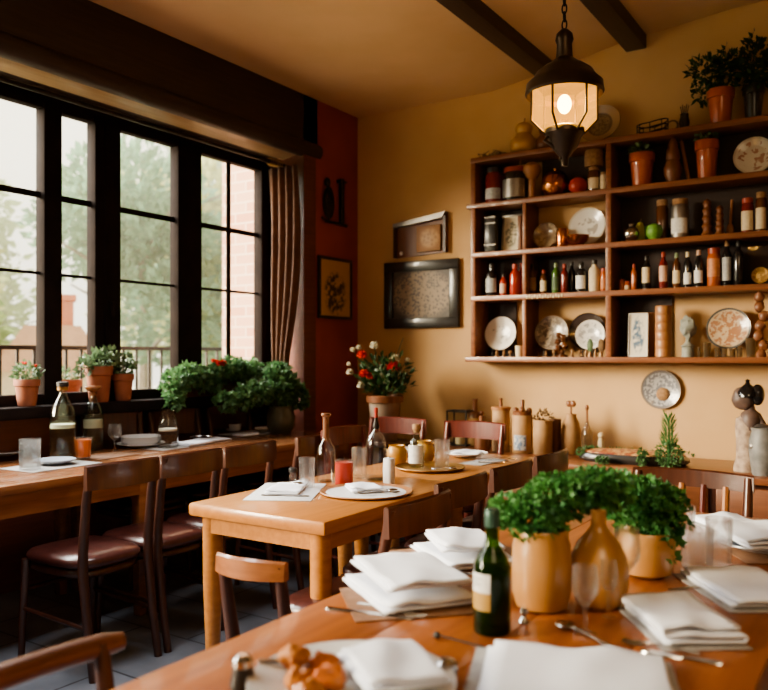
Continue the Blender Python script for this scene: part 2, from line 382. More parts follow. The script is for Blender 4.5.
bm = NB(); box(bm, -1.49, -1.36, YF, YB, 3.26, 3.40, bev=.008); struct('trim_2', bm, M['darkwood'])
# soffit over the window alcove: dark boxed beam, rounded edge, pale moulding
bm = NB(); box(bm, XW, XR, YF, YJ + .02, 2.80, 3.19); struct('trim_3', bm, M['darkwood'])
bm = NB(); tube(bm, [(XR - .03, YF, 2.80), (XR - .03, YJ + .05, 2.80)], .06, 14); struct('trim_4', bm, M['darkwood'])
bm = NB(); box(bm, XW + .20, XR - .10, YF, YJ, 2.765, 2.80, bev=.008); struct('trim_5', bm, M['light_trim'])
bm = NB(); box(bm, XR, XR + .02, YJ, YB, 0, .12); struct('baseboard_red', bm, M['darkwood'])
bm = NB(); box(bm, XR, XE, YB - .02, YB, 0, .12); struct('baseboard_back', bm, M['darkwood'])
# window
wf = bpy.data.objects.new('window_1', None); COL.objects.link(wf); wf['kind'] = 'structure'
ZS, ZH = 1.06, 2.70
def fr(name, bm, label=None):
    o = obj(name, bm, M['frame'], wf)
    return o
X0, X1 = XW - .035, XW + .03
bm = NB(); box(bm, X0, X1, .95, YJ, ZH, ZH + .10, bev=.006); fr('head', bm)
bm = NB(); box(bm, X0, X1, .95, YJ, ZS - .08, ZS + .02, bev=.006); fr('bottom_rail', bm)
for y0, y1 in ((.95, 1.05), (1.62, 1.74), (2.745, 2.862), (3.085, 3.275), (3.742, 3.96), (4.575, 4.70)):
    bm = NB(); box(bm, X0 - .01, X1 + .01, y0, y1, ZS - .04, ZH + .04, bev=.008)
    if y0 == 3.085:
        box(bm, X1 + .01, X1 + .02, 3.15, 3.21, ZS, ZH, bev=.004)
    fr('mullion', bm)
bm = NB(); box(bm, X0 + .03, X1 - .02, 4.235, 4.275, ZS, ZH, bev=.004); fr('mullion', bm)
for y0, y1, n in ((1.05, 1.62, 0), (1.74, 2.745, 0), (2.862, 3.085, 0), (3.275, 3.742, 0), (3.96, 4.235, 1), (4.275, 4.575, 1)):
    for z, t in ((2.21, .018), (1.765, .009)):
        bm = NB(); box(bm, X0 + .03, X1 - .03, y0 - .01, y1 + .01, z - t, z + t); fr('glazing_bar', bm)
    bm = NB(); box(bm, XW - .022, XW - .018, y0 - .01, y1 + .01, ZS, ZH); obj('pane', bm, M['pane'], wf)
w2 = bpy.data.objects.new('added_window', None); COL.objects.link(w2); w2['kind'] = 'structure'  # unseen window added to bring daylight onto the large table
for nm, q in (('head', (-2.5, .45, ZH, ZH + .1)), ('bottom_rail', (-2.5, .45, ZS - .08, ZS + .02)), ('mullion', (-2.5, -2.4, ZS, ZH)), ('mullion', (-1.12, -1.0, ZS, ZH)), ('mullion', (.35, .45, ZS, ZH))):
    bm = NB(); box(bm, X0, X1, *q, bev=.006); obj(nm, bm, M['frame'], w2)
for a, b in ((-2.41, -1.11), (-1.01, .36)):
    bm = NB(); box(bm, XW - .022, XW - .018, a, b, ZS, ZH); obj('pane', bm, M['pane'], w2)
hb = NB(); tube(hb, [(X1 + .02, 3.18, 1.62), (X1 + .05, 3.18, 1.62), (X1 + .055, 3.18, 1.53)], .012, 8); box(hb, X1 + .015, X1 + .028, 3.155, 3.205, 1.55, 1.72, bev=.004); fr('handle', hb)
bm = NB(); box(bm, XW - .02, XW + .17, .9, YJ, .955, 1.02, bev=.01); struct('windowsill', bm, M['frame'])
# curtain rail and curtain
ct = thing('curtain', 'brown gathered curtain hanging at the end of the window recess', 'curtain', (0, 0, 0))
bm = NB(); N = 60
rows = []
for j in range(17):
    t = j / 16; z = 2.66 - t * 1.72
    pinch = 1 - .55 * math.exp(-((t - .93) / .3) ** 2)
    row = []
    for i in range(N + 1):
        s = i / N
        x = -3.755 + (s - .5) * .27 * pinch + .02 * math.sin(5 * t)
        y = 4.46 + .03 * math.sin(s * 2 * PI * 4 + .8 * math.sin(3 * t)) - .015 * t
        row.append(bm.verts.new((x, y, z)))
    rows.append(row)
for A, B in zip(rows, rows[1:]):
    for i in range(N): bm.faces.new((A[i], A[i + 1], B[i + 1], B[i]))
cu = obj('drape', bm, M['curtain'], ct, 180)
md = cu.modifiers.new('thick', 'SOLIDIFY'); md.thickness = .004
bm = NB(); tube(bm, [(-3.8, 1.0, 2.69), (-3.8, 4.58, 2.69)], .014, 10); obj('curtain_rail', bm, M['iron'], ct)
for i in range(6):
    bm = NB(); tube(bm, [(-3.8 + .024 * math.cos(a), 4.36 + .024 * i, 2.69 + .024 * math.sin(a)) for a in [2 * PI * k / 12 for k in range(12)]], .004, 6, closed=True); obj('ring', bm, M['brass'], ct)
# ================================================================== FOLIAGE HELPERS
def leaf(bm, p, d, L, W, rnd):
    d = Vector(d).normalized()
    s = d.cross(Vector((rnd.uniform(-1, 1), rnd.uniform(-1, 1), rnd.uniform(-.3, 1))))
    if s.length < 1e-3: s = d.orthogonal()
    s.normalize(); nrm = s.cross(d)
    a = bm.verts.new(p); m1 = bm.verts.new(p + d * L * .5 + s * W * .5 + nrm * W * .12); m2 = bm.verts.new(p + d * L * .5 - s * W * .5 + nrm * W * .12)
    t = bm.verts.new(p + d * L - nrm * L * .12)
    mid = bm.verts.new(p + d * L * .52)
    bm.faces.new((a, m1, mid)); bm.faces.new((m1, t, mid)); bm.faces.new((t, m2, mid)); bm.faces.new((m2, a, mid))
def foliage(bm, c, r, n, L, seed, tri=1, fill=.55, flat=.0, lean=(0, 0, .25), W=.55):
    rnd = random.Random(seed); c = Vector(c)
    for _ in range(n):
        while True:
            q = Vector((rnd.uniform(-1, 1), rnd.uniform(-1, 1), rnd.uniform(-1, 1)))
            if .05 < q.length < 1 and rnd.random() < fill + (1 - fill) * q.length ** 3: break
        if flat and q.z < -flat: q.z = -flat
        k = 1 + .28 * noise.noise(q * 2.3 + Vector((seed, 0, 0)))
        p = c + Vector((q.x * r[0], q.y * r[1], q.z * r[2])) * k
        d = q.normalized() + Vector((rnd.gauss(0, .5), rnd.gauss(0, .5), rnd.gauss(0, .5))) + Vector(lean)
        if tri == 1: leaf(bm, p, d, L * rnd.uniform(.7, 1.25), L * W, rnd)
        else:
            s = d.cross(Vector((rnd.gauss(0, 1), rnd.gauss(0, 1), rnd.gauss(0, 1)))).normalized() * d.length
            for a in (-.9, 0, .9):
                leaf(bm, p, d * math.cos(a) + s * math.sin(a), L * rnd.uniform(.7, 1.1), L * .6, rnd)
def stems(bm, base, tips, rad, seed=0):
    rnd = random.Random(seed)
    for t in tips:
        b = Vector(base) + Vector((rnd.uniform(-1, 1), rnd.uniform(-1, 1), 0)) * .015
        t = Vector(t); m = (b + t) / 2 + Vector((rnd.uniform(-.02, .02), rnd.uniform(-.02, .02), .02))
        tube(bm, [b, m, t], [rad, rad * .8, rad * .5], 5)
def pot_prof(r, h, wall=.012):
    return [(0, 0), (r * .72, 0), (r * .76, .01), (r * .95, h * .74), (r * 1.06, h * .76), (r * 1.08, h * .98), (r * 1.05, h), (r * .93, h), (r * .9, h * .85), (0, h * .85)]
def potted(name, label, loc, r, h, potmat, leafm, clouds, L, seed, tri=1, soil=True, W=.55, cat='plant', group=None, prof=None):
    t = thing(name, label, cat, loc, 0, group)
    bm = NB(); lathe(bm, prof or pot_prof(r, h), 24); obj('pot', bm, potmat, t)
    if soil:
        bm = NB(); lathe(bm, [(0, h * .87), (r * .9, h * .86)], 20); obj('soil', bm, M['soil'], t)
    bm = NB(); sd = 0; tips = []
    for c, rr, n in clouds:
        foliage(bm, c, rr, n, L, seed + sd, tri, W=W); sd += 1
        tips += [Vector(c) + Vector((rr[0] * .6 * math.cos(a), rr[1] * .6 * math.sin(a), 0)) for a in (0.3, 2.2, 4.3)] + [Vector(c) + Vector((0, 0, rr[2] * .5))]
    obj('foliage', bm, leafm, t, 180)
    bm = NB(); stems(bm, (0, 0, h * .8), tips, .003, seed); obj('stems', bm, leafm, t, 180)
    return t

# ================================================================== OUTSIDE
M['terrace'] = pm('pale_terrace_paving', (.55, .48, .38), (.48, .42, .33), scale=3, rough=.9)
M['ground'] = pm('pale_meadow', (.50, .47, .30), (.42, .42, .27), scale=.4, rough=.95)
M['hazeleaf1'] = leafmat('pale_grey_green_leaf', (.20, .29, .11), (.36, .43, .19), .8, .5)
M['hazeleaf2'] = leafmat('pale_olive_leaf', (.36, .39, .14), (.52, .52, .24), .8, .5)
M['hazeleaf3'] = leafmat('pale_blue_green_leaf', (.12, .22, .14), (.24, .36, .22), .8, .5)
M['bark'] = pm('grey_bark', (.3, .25, .19), (.22, .18, .14), scale=12, rough=.9)
bm = NB(); box(bm, -6.05, -4.25, -3, 9, -.35, -.05); struct('terrace', bm, M['terrace'])
bm = NB(); box(bm, -45, -6.05, -20, 45, -1.0, -.9); struct('ground', bm, M['ground'])
bm = NB(); box(bm, -4.75, -4.26, 4.86, 5.6, -.1, 3.6); struct('wall_brick', bm, M['brick'])
# railing of the terrace
rt = thing('balcony_railing', 'thin black metal balcony railing outside the window', 'railing', (-5.6, 0, -.05))
bm = NB(); box(bm, -.025, .025, -2, 8.6, 1.39, 1.425, bev=.005); obj('top_rail', bm, M['iron'], rt)
bm = NB(); box(bm, -.015, .015, -2, 8.6, .1, .125); obj('bottom_rail', bm, M['iron'], rt)
bb = NB(); tube(bb, [(0, 0, 0), (0, 0, 1.4)], .0125, 6); b0 = obj('baluster', bb, M['iron'], rt, loc=(0, 1.6, 0))
for i in range(1, 46):
    c = b0.copy(); COL.objects.link(c); c.location = (0, 1.6 + i * .14, 0)
def tree(label, x, y, h, cr, mat, seed, n=3600, L=.26, wide=1.0):
    t = thing('garden_tree', label, 'tree', (x, y, -.95), 0, 'hazy trees in the garden')
    bm = NB(); rnd = random.Random(seed)
    tube(bm, [(0, 0, 0), (.05, .03, h * .3), (-.05, .05, h * .55), (0, 0, h * .85)], [.16, .13, .1, .03], 8)
    for a in range(5):
        an = a * 1.3 + seed; z = h * (.3 + .09 * a)
        tube(bm, [(0, 0, z), (math.cos(an) * cr * .4, math.sin(an) * cr * .4, z + .5), (math.cos(an) * cr * .75, math.sin(an) * cr * .75, z + .9)], [.06, .04, .015], 6)
    obj('trunk', bm, M['bark'], t)
    bm = NB()
    for k in range(7):
        an = rnd.uniform(0, 2 * PI); rr = cr * rnd.uniform(0, .65)
        c = (math.cos(an) * rr * wide, math.sin(an) * rr * wide, h * rnd.uniform(.38, .86)); q = cr * rnd.uniform(.42, .62)
        foliage(bm, c, (q, q, q * .8), n // 7, L, seed * 10 + k, fill=.7)
    obj('crown', bm, mat, t, 180)
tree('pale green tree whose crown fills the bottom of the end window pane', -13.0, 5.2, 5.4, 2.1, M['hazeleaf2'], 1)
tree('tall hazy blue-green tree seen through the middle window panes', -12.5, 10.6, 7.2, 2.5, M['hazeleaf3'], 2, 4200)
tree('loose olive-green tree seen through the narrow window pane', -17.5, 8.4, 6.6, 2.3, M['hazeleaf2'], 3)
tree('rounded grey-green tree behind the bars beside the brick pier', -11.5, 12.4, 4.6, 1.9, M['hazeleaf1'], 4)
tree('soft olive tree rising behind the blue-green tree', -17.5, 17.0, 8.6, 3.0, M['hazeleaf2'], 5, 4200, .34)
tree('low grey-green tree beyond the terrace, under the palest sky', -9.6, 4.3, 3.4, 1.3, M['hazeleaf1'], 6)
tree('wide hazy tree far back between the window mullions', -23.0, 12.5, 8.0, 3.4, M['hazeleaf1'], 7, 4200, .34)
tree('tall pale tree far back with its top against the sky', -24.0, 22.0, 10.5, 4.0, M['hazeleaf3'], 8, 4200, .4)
M['haze'], _nt, _b, _o = nodes('morning_haze'); _nt.nodes.remove(_b)
_vs = _nt.nodes.new('ShaderNodeVolumeScatter'); _vs.inputs['Color'].default_value = (1, .90, .66, 1); _vs.inputs['Density'].default_value = .016; _nt.links.new(_vs.outputs[0], _o.inputs['Volume'])
bm = NB(); box(bm, -40, -6.4, 2.7, 44, -.88, 14); tag(obj('haze', bm, M['haze']), 'pale haze hanging over the garden trees', 'haze', kind='stuff')
# far village roofs with chimneys
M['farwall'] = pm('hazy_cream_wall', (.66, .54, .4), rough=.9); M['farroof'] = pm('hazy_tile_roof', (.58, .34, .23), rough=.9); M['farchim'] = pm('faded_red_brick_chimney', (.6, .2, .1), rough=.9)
def cottage(label, x, y, wdt, h, chs):
    t = thing('distant_cottage', label, 'house', (x, y, -.95), 1.0)
    bm = NB(); box(bm, -wdt / 2, wdt / 2, -1.2, 1.2, 0, h); obj('wall', bm, M['farwall'], t)
    bm = NB(); poly(bm, [(-wdt / 2 - .15, h), (wdt / 2 + .15, h), (wdt / 2 - .3, h + .7), (-wdt / 2 + .3, h + .7)], -1.3, 1.3); obj('roof', bm, M['farroof'], t)
    for cx in chs:
        bm = NB(); box(bm, cx - .16, cx + .16, -.2, .2, h + .3, h + 1.25, bev=.02); box(bm, cx - .2, cx + .2, -.24, .24, h + 1.15, h + 1.25); obj('chimney', bm, M['farchim'], t)
    bm = NB(); box(bm, -.5, .1, -1.23, -1.19, h * .4, h * .8); obj('window', bm, M['bluechina'], t)
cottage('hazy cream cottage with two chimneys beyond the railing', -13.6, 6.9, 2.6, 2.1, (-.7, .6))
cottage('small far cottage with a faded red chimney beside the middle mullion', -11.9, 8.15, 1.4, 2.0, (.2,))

# ================================================================== FURNITURE
def make_table(name, label, x0, x1, y0, y1, mat, top=.75, n=4, rnd_leg=False, th=.035, ap=.09, leg=.065, inset=.03, legmat=None, far_in=0):
    cx, cy = (x0 + x1) / 2, (y0 + y1) / 2; hx, hy = (x1 - x0) / 2, (y1 - y0) / 2
    t = thing(name, label, 'table', (cx, cy, 0))
    bm = NB()
    for i in range(n):
        a = -hx + 2 * hx * i / n; b = -hx + 2 * hx * (i + 1) / n
        box(bm, a + .0006, b - .0006, -hy, hy, top - th, top, bev=.003 if n > 1 else .012)
    obj('tabletop', bm, mat, t)
    bm = NB()
    for s in (-1, 1):
        box(bm, s * (hx - inset) - .011, s * (hx - inset) + .011, -hy + inset, hy - inset, top - th - ap, top - th)
        box(bm, -hx + inset, hx - inset, s * (hy - inset) - .011, s * (hy - inset) + .011, top - th - ap, top - th)
    obj('apron', bm, legmat or mat, t)
    for sx in (-1, 1):
        for sy in (-1, 1):
            bm = NB(); a, b = leg / 2, leg * .36
            px_, py_ = sx * (hx - inset - leg / 2 + .012), sy * (hy - inset - leg / 2 + .012) - (far_in if sy > 0 else 0)
            if rnd_leg: v = lathe(bm, [(0, 0), (a * .8, 0), (a * .85, .01), (a * 1.12, top * .6), (a * 1.18, top - th - .002), (0, top - th - .002)], 20, Matrix.Translation((px_, py_, 0)))
            else: v = box(bm, px_ - a, px_ + a, py_ - a, py_ + a, 0, top - th - .002, bev=.006)
            for q in v:
                if q.co.z < .1: q.co.x = px_ + (q.co.x - px_) * .72; q.co.y = py_ + (q.co.y - py_) * .72
            obj('leg', bm, legmat or mat, t)
    return t
make_table('dining_table', 'large orange-brown dining table set with napkins, parsley pots and a green bottle', -1.09, -.20, .42, 2.95, M['tablefg'], ap=.10, leg=.08)
make_table('dining_table', 'honey oak table end with red candle jar and decanter', -2.23, -1.59, 2.10, 3.08, M['table'], n=1, rnd_leg=True, th=.05, ap=.06, inset=.045)
make_table('dining_table', 'honey oak table continuing behind, set with oval tray and oil bottle', -2.23, -1.60, 3.085, 4.06, M['table'], far_in=.56, n=1, rnd_leg=True, th=.05, ap=.06, inset=.045)
make_table('dining_table', 'window-side brown table with two swing-top bottles on it', -3.88, -3.14, .9, 2.74, M['tableleft'], th=.04, ap=.1)
make_table('dining_table', 'window-side brown table further along, in front of the leafy planters', -3.88, -3.16, 2.745, 4.5, M['tableleft'], th=.04, ap=.1)

def slab(bm, a, b, z0, z1, dome=.012, n=36, p=4.0, taper=0):
    prof = [(0.0, z0), (.93, z0), (1.0, z0 + (z1 - z0) * .3), (1.0, z0 + (z1 - z0) * .65), (.93, z1), (.6, z1 + dome * .7), (0, z1 + dome)]
    vs = lathe(bm, prof, n)
    for v in vs:
        r = math.hypot(v.co.x, v.co.y)
        if r > 1e-6:
            an = math.atan2(v.co.y, v.co.x); c, s = math.cos(an), math.sin(an)
            k = (abs(c) ** p + abs(s) ** p) ** (-1 / p)
            v.co.x = c * k * r * a; v.co.y = s * k * r * b * (1 + taper * c * k * r)
    return vs
def rail(bm, w, x, z0, z1, bow, th, n=12):
    for i in range(n + 1): pass
    A = []
    for i in range(n + 1):
        s = -1 + 2 * i / n; y = s * w; xb = x - bow * (1 - s * s)
        e = .006 * (s * s)
        A.append([bm.verts.new((xb - th / 2, y, z0)), bm.verts.new((xb + th / 2, y, z0)), bm.verts.new((xb + th / 2 - .003, y, z1 - e)), bm.verts.new((xb, y, z1 + .006 - e)), bm.verts.new((xb - th / 2 + .003, y, z1 - e))])
    for P, Q in zip(A, A[1:]):
        for k in range(5): bm.faces.new((P[k], P[(k + 1) % 5], Q[(k + 1) % 5], Q[k]))
    bm.faces.new(A[0][::-1]); bm.faces.new(A[-1])
def make_chair(label, H, hw, wd, railmat=None, style='bistro', group=None, seatmat=None, zs=.45, cat='chair', rh=None, sw=.035):
    t = thing('dining_chair', label, cat, (0, 0, 0), 0, group)
    railmat = railmat or wd
    for s in (-1, 1):
        bm = NB(); tube(bm, [(-.27, s * hw, 0), (-.235, s * hw, .2), (-.205, s * hw, zs - .03), (-.205, s * hw, zs + .06), (-.225, s * hw, H - .15), (-.25, s * hw, H - .012)], [.017, .019, .022, .021, .019, .016], 10); obj('leg', bm, wd, t)
    for s in (-1, 1):
        bm = NB(); tube(bm, [(.19, s * (hw + .015), 0), (.185, s * (hw + .01), .2), (.175, s * hw, zs - .02)], [.014, .017, .02], 10); obj('leg', bm, wd, t)
    bm = NB(); slab(bm, .215, hw + sw, zs - .025, zs + .02, .014, taper=.06); obj('seat', bm, seatmat or M['leather'], t, 50)
    bm = NB(); slab(bm, .20, hw + sw - .013, zs - .065, zs - .027, 0, taper=.06); obj('seat_frame', bm, wd, t, 50)
    h = rh or (.10 if style != 'panel' else .17)
    bm = NB()
    if style == 'round': tube(bm, [(-.246 - .03 * (1 - q * q), q * (hw + .05), H - .02) for q in [-1 + k / 6 for k in range(13)]], [.017] + [.024] * 11 + [.017], 12)
    else: rail(bm, hw + .02, -.246, H - h, H, .035, .024)
    obj('top_rail', bm, railmat, t)
    if style == 'slat':
        bm = NB(); rail(bm, hw, -.215, zs + .12, zs + .16, .02, .02); obj('lower_rail', bm, wd, t)
        for i in range(4):
            y = -hw + 2 * hw * (i + 1) / 5; b = .03 * (1 - (y / hw) ** 2)
            bm = NB(); tube(bm, [(-.215 - b * .66, y, zs + .14), (-.25 - b, y, H - h + .01)], .014, 8, sq=1.3); obj('slat', bm, M['slat'] if i != 2 else M['chairred'], t)
    elif style == 'panel':
        bm = NB(); rail(bm, hw, -.214, zs + .17, zs + .205, .02, .018); obj('lower_rail', bm, wd, t)
    for s in (-1, 1):
        bm = NB(); tube(bm, [(-.235, s * hw, .2), (.184, s * (hw + .01), .22)], .010, 8); obj('stretcher', bm, wd, t)
    bm = NB(); tube(bm, [(.184, -hw - .01, .3), (.184, hw + .01, .3)], .010, 8); obj('stretcher', bm, wd, t)
    return t
M['chairbrown'] = wood('brown_bent_rail', (.19, .075, .034), (.13, .05, .022), .35, 'y', 5, .3)
G1 = 'dark chairs along the window-side tables'
c = make_chair('dark chair with oxblood leather seat drawn up to the swing-top bottles table', .86, .165, M['chair'], group=G1, sw=.02, railmat=M['chairmid']); c.location = (-2.96, 2.20, 0); c.rotation_euler.z = PI
def put(src, label, x, y, rz, group=None): return dup(src, label, (x, y, 0), rz, group)
put(c, 'dark leather-seated chair between the first window-side chair and the low-backed table-end chair', -2.96, 2.585, PI, G1)
cm = make_chair('chestnut chair with curved back rail pushed under the second window-side table', .86, .165, M['chairmid'], group=G1, sw=.02); cm.location = (-2.96, 2.975, 0); cm.rotation_euler.z = PI
put(cm, 'last chestnut chair along the window-side tables, behind the tall-necked carafe', -2.96, 3.52, PI, G1)
G2 = 'chestnut chairs along the honey oak tables'
ce = make_chair('chestnut chair beside the napkins at the corner of the honey oak table', .83, .185, M['chairmid'], group=G2); ce.location = (-1.58, 2.28, 0); ce.rotation_euler.z = PI
for y, l in ((2.75, 'chestnut chair under the honey oak table where the two tops meet'), (3.22, 'chestnut chair beside the oval tray on the second honey oak table'), (3.69, 'chestnut chair at the far end of the honey oak tables, by the white plate')):
    put(ce, l, -1.665, y, PI, G2)
cr = make_chair('mahogany red chair on the window side of the honey oak table, behind the decanter', .89, .19, M['chairred'], group='mahogany chairs around the second oak table'); cr.location = (-2.40, 3.68, 0)
put(cr, 'mahogany red chair below the big flower pot, at the oak table end', -2.72, 4.14, -PI / 2 + .05, 'mahogany chairs around the second oak table')
put(cr, 'mahogany red chair in front of the tan paper canisters', -2.19, 4.14, -PI / 2 - .05, 'mahogany chairs around the second oak table')
cp = make_chair('low dark chair with worn pale top rail at the honey oak table end', .755, .095, M['chair'], M['raillight'], rh=.05); cp.location = (-1.49, 1.86, 0); cp.rotation_euler.z = PI / 2 + .08
cq = make_chair('orange-brown chair at the corner of the large table, only its round top rail showing', .745, .17, M['chair'], M['chairbrown'], style='round'); cq.location = (-1.07, .845, 0)
cs = make_chair('brown slatted chair with one red slat at the head of the large table', .835, .21, M['chairmid'], style='slat', rh=.065); cs.location = (-.70, 3.10, 0); cs.rotation_euler.z = -PI / 2
put(cs, 'brown slatted chair partly cut off, below the carved figurine', -.16, 3.12, -PI / 2, None)
G3 = 'panel-backed chairs along the window wall'
cw = make_chair('panel-backed chair against the window wall behind the stacked white bowls', .945, .20, M['chairmid'], style='panel', group=G3); cw.location = (-3.765, 3.17, 0)
put(cw, 'panel-backed chair against the window wall under the red flower', -3.765, 3.66, 0, G3)
put(cw, 'panel-backed chair against the window wall behind the wine glass with napkins', -3.765, 4.17, 0, G3)

# sideboard
ZC = .665
sb = thing('sideboard', 'long low wooden sideboard under the wall shelf, carrying canisters and figurine', 'sideboard', (-1.1, 4.83, 0))
M['side'] = wood('chestnut_sideboard', (.27, .10, .042), (.18, .06, .026), .38, 'x', 5, .3)
bm = NB(); box(bm, -1.72, 1.6, -.35, .35, ZC - .035, ZC, bev=.006); obj('countertop', bm, M['side'], sb)
bm = NB(); box(bm, -1.68, 1.56, -.30, .33, .12, ZC - .036); obj('carcass', bm, M['chairmid'], sb)
for i in range(5):
    a = -1.64 + i * .64
    bm = NB(); box(bm, a, a + .6, -.32, -.299, .15, ZC - .06, bev=.005); dr = obj('door', bm, M['side'], sb)
    kb = NB(); ball(kb, (a + .54, -.333, .42), .015, 10, 8); obj('knob', kb, M['brass'], dr)
for s in (-1.64, 1.52):
    for y in (-.27, .27):
        bm = NB(); box(bm, s - .03, s + .03, y - .03, y + .03, 0, .13, bev=.004); obj('leg', bm, M['chairmid'], sb)
# plant stand under the flower pot
FX, FY = -3.03, 4.70
ps = thing('plant_stand', 'small dark stand holding the big flower pot in the corner', 'stand', (FX, FY, 0))
bm = NB(); slab(bm, .19, .19, .67, .70, 0, p=2.0); obj('top', bm, M['chair'], ps)
for i in range(4):
    a = PI / 4 + i * PI / 2
    bm = NB(); tube(bm, [(.17 * math.cos(a), .17 * math.sin(a), 0), (.12 * math.cos(a), .12 * math.sin(a), .68)], .018, 8); obj('leg', bm, M['chair'], ps)
# ================================================================== WALL SHELF
SF, SI = 4.97, 5.06                                   # front plane of the shelf, plane where the wares stand
BZ = [1.27, 1.688, 1.99, 2.33, 2.645]                # board tops are BZ + .0175
sh = thing('wall_shelf', 'large reddish wooden wall shelf crowded with bottles, plates and pots', 'shelf', (-1.5, YB, 1.27))
def sbox(name, x0, x1, y0, y1, z0, z1, bev=.004):
    bm = NB(); box(bm, x0 + 1.5, x1 + 1.5, y0 - YB, y1 - YB, z0 - 1.27, z1 - 1.27, bev=bev); return obj(name, bm, M['shelf'], sh)
for i, z in enumerate(BZ):
    ov = .03 if i in (0, 3) else 0
    sbox('shelf_board', -2.50 - ov, -.50, SF - (.02 if i == 0 else 0), YB - .001, z - .0175, z + .0175)
sbox('side_panel', -2.50, -2.465, SF + .004, YB - .001, 1.288, 2.627)
sbox('side_panel', -.53, -.50, SF + .004, YB - .001, 1.288, 2.627)
sbox('divider', -1.555, -1.52, SF + .003, YB - .001, 1.288, 2.627)
for a, b in ((1.2875, 1.67), (1.7055, 1.972), (2.0075, 2.312)): sbox('divider', -2.115, -2.09, SF + .003, YB - .001, a, b, .002)
M['back'] = wood('shelf_shade_brown', (.040, .019, .012), (.026, .013, .009), .6, 'x')  # dark sheets standing in for the shade inside some compartments
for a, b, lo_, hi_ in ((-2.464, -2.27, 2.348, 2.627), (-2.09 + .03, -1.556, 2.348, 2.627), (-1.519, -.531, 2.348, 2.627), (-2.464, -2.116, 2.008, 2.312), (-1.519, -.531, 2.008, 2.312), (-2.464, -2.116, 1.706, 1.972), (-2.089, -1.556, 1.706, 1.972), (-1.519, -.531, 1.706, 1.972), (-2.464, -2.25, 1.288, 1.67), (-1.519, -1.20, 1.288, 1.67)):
    bm = NB(); box(bm, a + 1.5, b + 1.5, -.016, -.004, lo_ - 1.27, hi_ - 1.27); obj('shade_panel', bm, M['back'], sh)
sbox('divider', -2.175, -2.165, SF + .1, SF + .11, 2.3475, 2.627, .001)
bm = NB()
for k in range(7): ball(bm, (-.995 + 1.5 - .995 * 0 + .015 * math.sin(k * 2), SF + .015 - YB, (1.30 + .055 * k) - 1.27), (.028, .02, .032), 10, 8, .3, k)
bmesh.ops.translate(bm, vec=(.33, 0, 0), verts=bm.verts[:]); obj('carved_post', bm, M['woodmid'], sh)
ZT = [b + .0176 for b in BZ]
def sx(u0, u1, Y=SI):
    a, b = wx(u0, Y), wx(u1, Y); return (a + b) / 2, b - a
def top(u, v, Y=SI): return wz(u, v, Y)

def lab(bm, r, z0, z1, n=14, full=False): lathe(bm, [(r, z0), (r, z1)], n, a0=-PI / 2 - (PI if full else 1.15), a1=-PI / 2 + (PI if full else 1.15))
def shelf_bottle(label, u0, u1, v, row, body, labm, cap, kind='slim', group='bottles and jars on the wall shelf', name='bottle', cat='bottle', Y=SI, lz=(.12, .55)):
    x, w = sx(u0, u1, Y); z = ZT[row]; h = top((u0 + u1) / 2, v, Y) - z; r = w / 2 * .98
    t = thing(name, label, cat, (x, Y, z), 0, group)
    bm = NB()
    if kind == 'slim': p = [(0, 0), (r * .92, 0), (r, .006), (r, h * .66), (r * .85, h * .73), (r * .46, h * .80), (r * .42, h * .92), (0, h * .92)]; ct_, cr_ = (.86, 1.0), r * .5
    elif kind == 'jar': p = [(0, 0), (r * .95, 0), (r, .008), (r, h * .76), (r * .86, h * .84), (r * .8, h * .88), (0, h * .88)]; ct_, cr_ = (.85, 1.0), r * .9
    else: p = [(0, 0), (r * .85, 0), (r * .95, .01), (r, h * .35), (r * .9, h * .58), (r * .5, h * .72), (r * .42, h * .92), (0, h * .92)]; ct_, cr_ = (.88, 1.0), r * .55
    lathe(bm, p, 18); obj('body', bm, body, t)
    if labm:
        bm = NB(); lab(bm, r * 1.012, h * lz[0], h * lz[1]); obj('paper_label', bm, labm, t)
    bm = NB(); lathe(bm, [(0, h * ct_[0]), (cr_, h * ct_[0]), (cr_, h * ct_[1] - .003), (cr_ * .85, h * ct_[1]), (0, h * ct_[1])], 14); obj('cap', bm, cap, t)
    return t
def gm(name, c, rough=.14): return pm(name, c, rough=rough, coat=.5)
M['bdark'] = gm('dark_bottle_glass', (.014, .012, .012)); M['bamber'] = gm('amber_bottle_glass', (.10, .035, .012)); M['bgreen'] = gm('green_bottle_glass', (.06, .13, .03)); M['bred'] = gm('red_sauce_bottle', (.36, .035, .018)); M['bdred'] = gm('deep_red_bottle', (.17, .018, .014)); M['borange'] = gm('orange_red_bottle', (.40, .10, .03))
M['labgrey'] = pm('grey_label_paper', (.42, .42, .40), (.3, .3, .3), scale=60); M['labpink'] = pm('pinkish_label_paper', (.6, .4, .3), (.5, .3, .22), scale=60); M['laborange'] = pm('orange_label_paper', (.56, .23, .10), (.45, .17, .07), scale=60)
M['capblack'] = pm('black_cap', (.03, .025, .022), rough=.4); M['capred'] = pm('dull_red_cap', (.33, .05, .025), rough=.4); M['capgreen'] = pm('green_foil_cap', (.2, .26, .14), rough=.35)
B = shelf_bottle
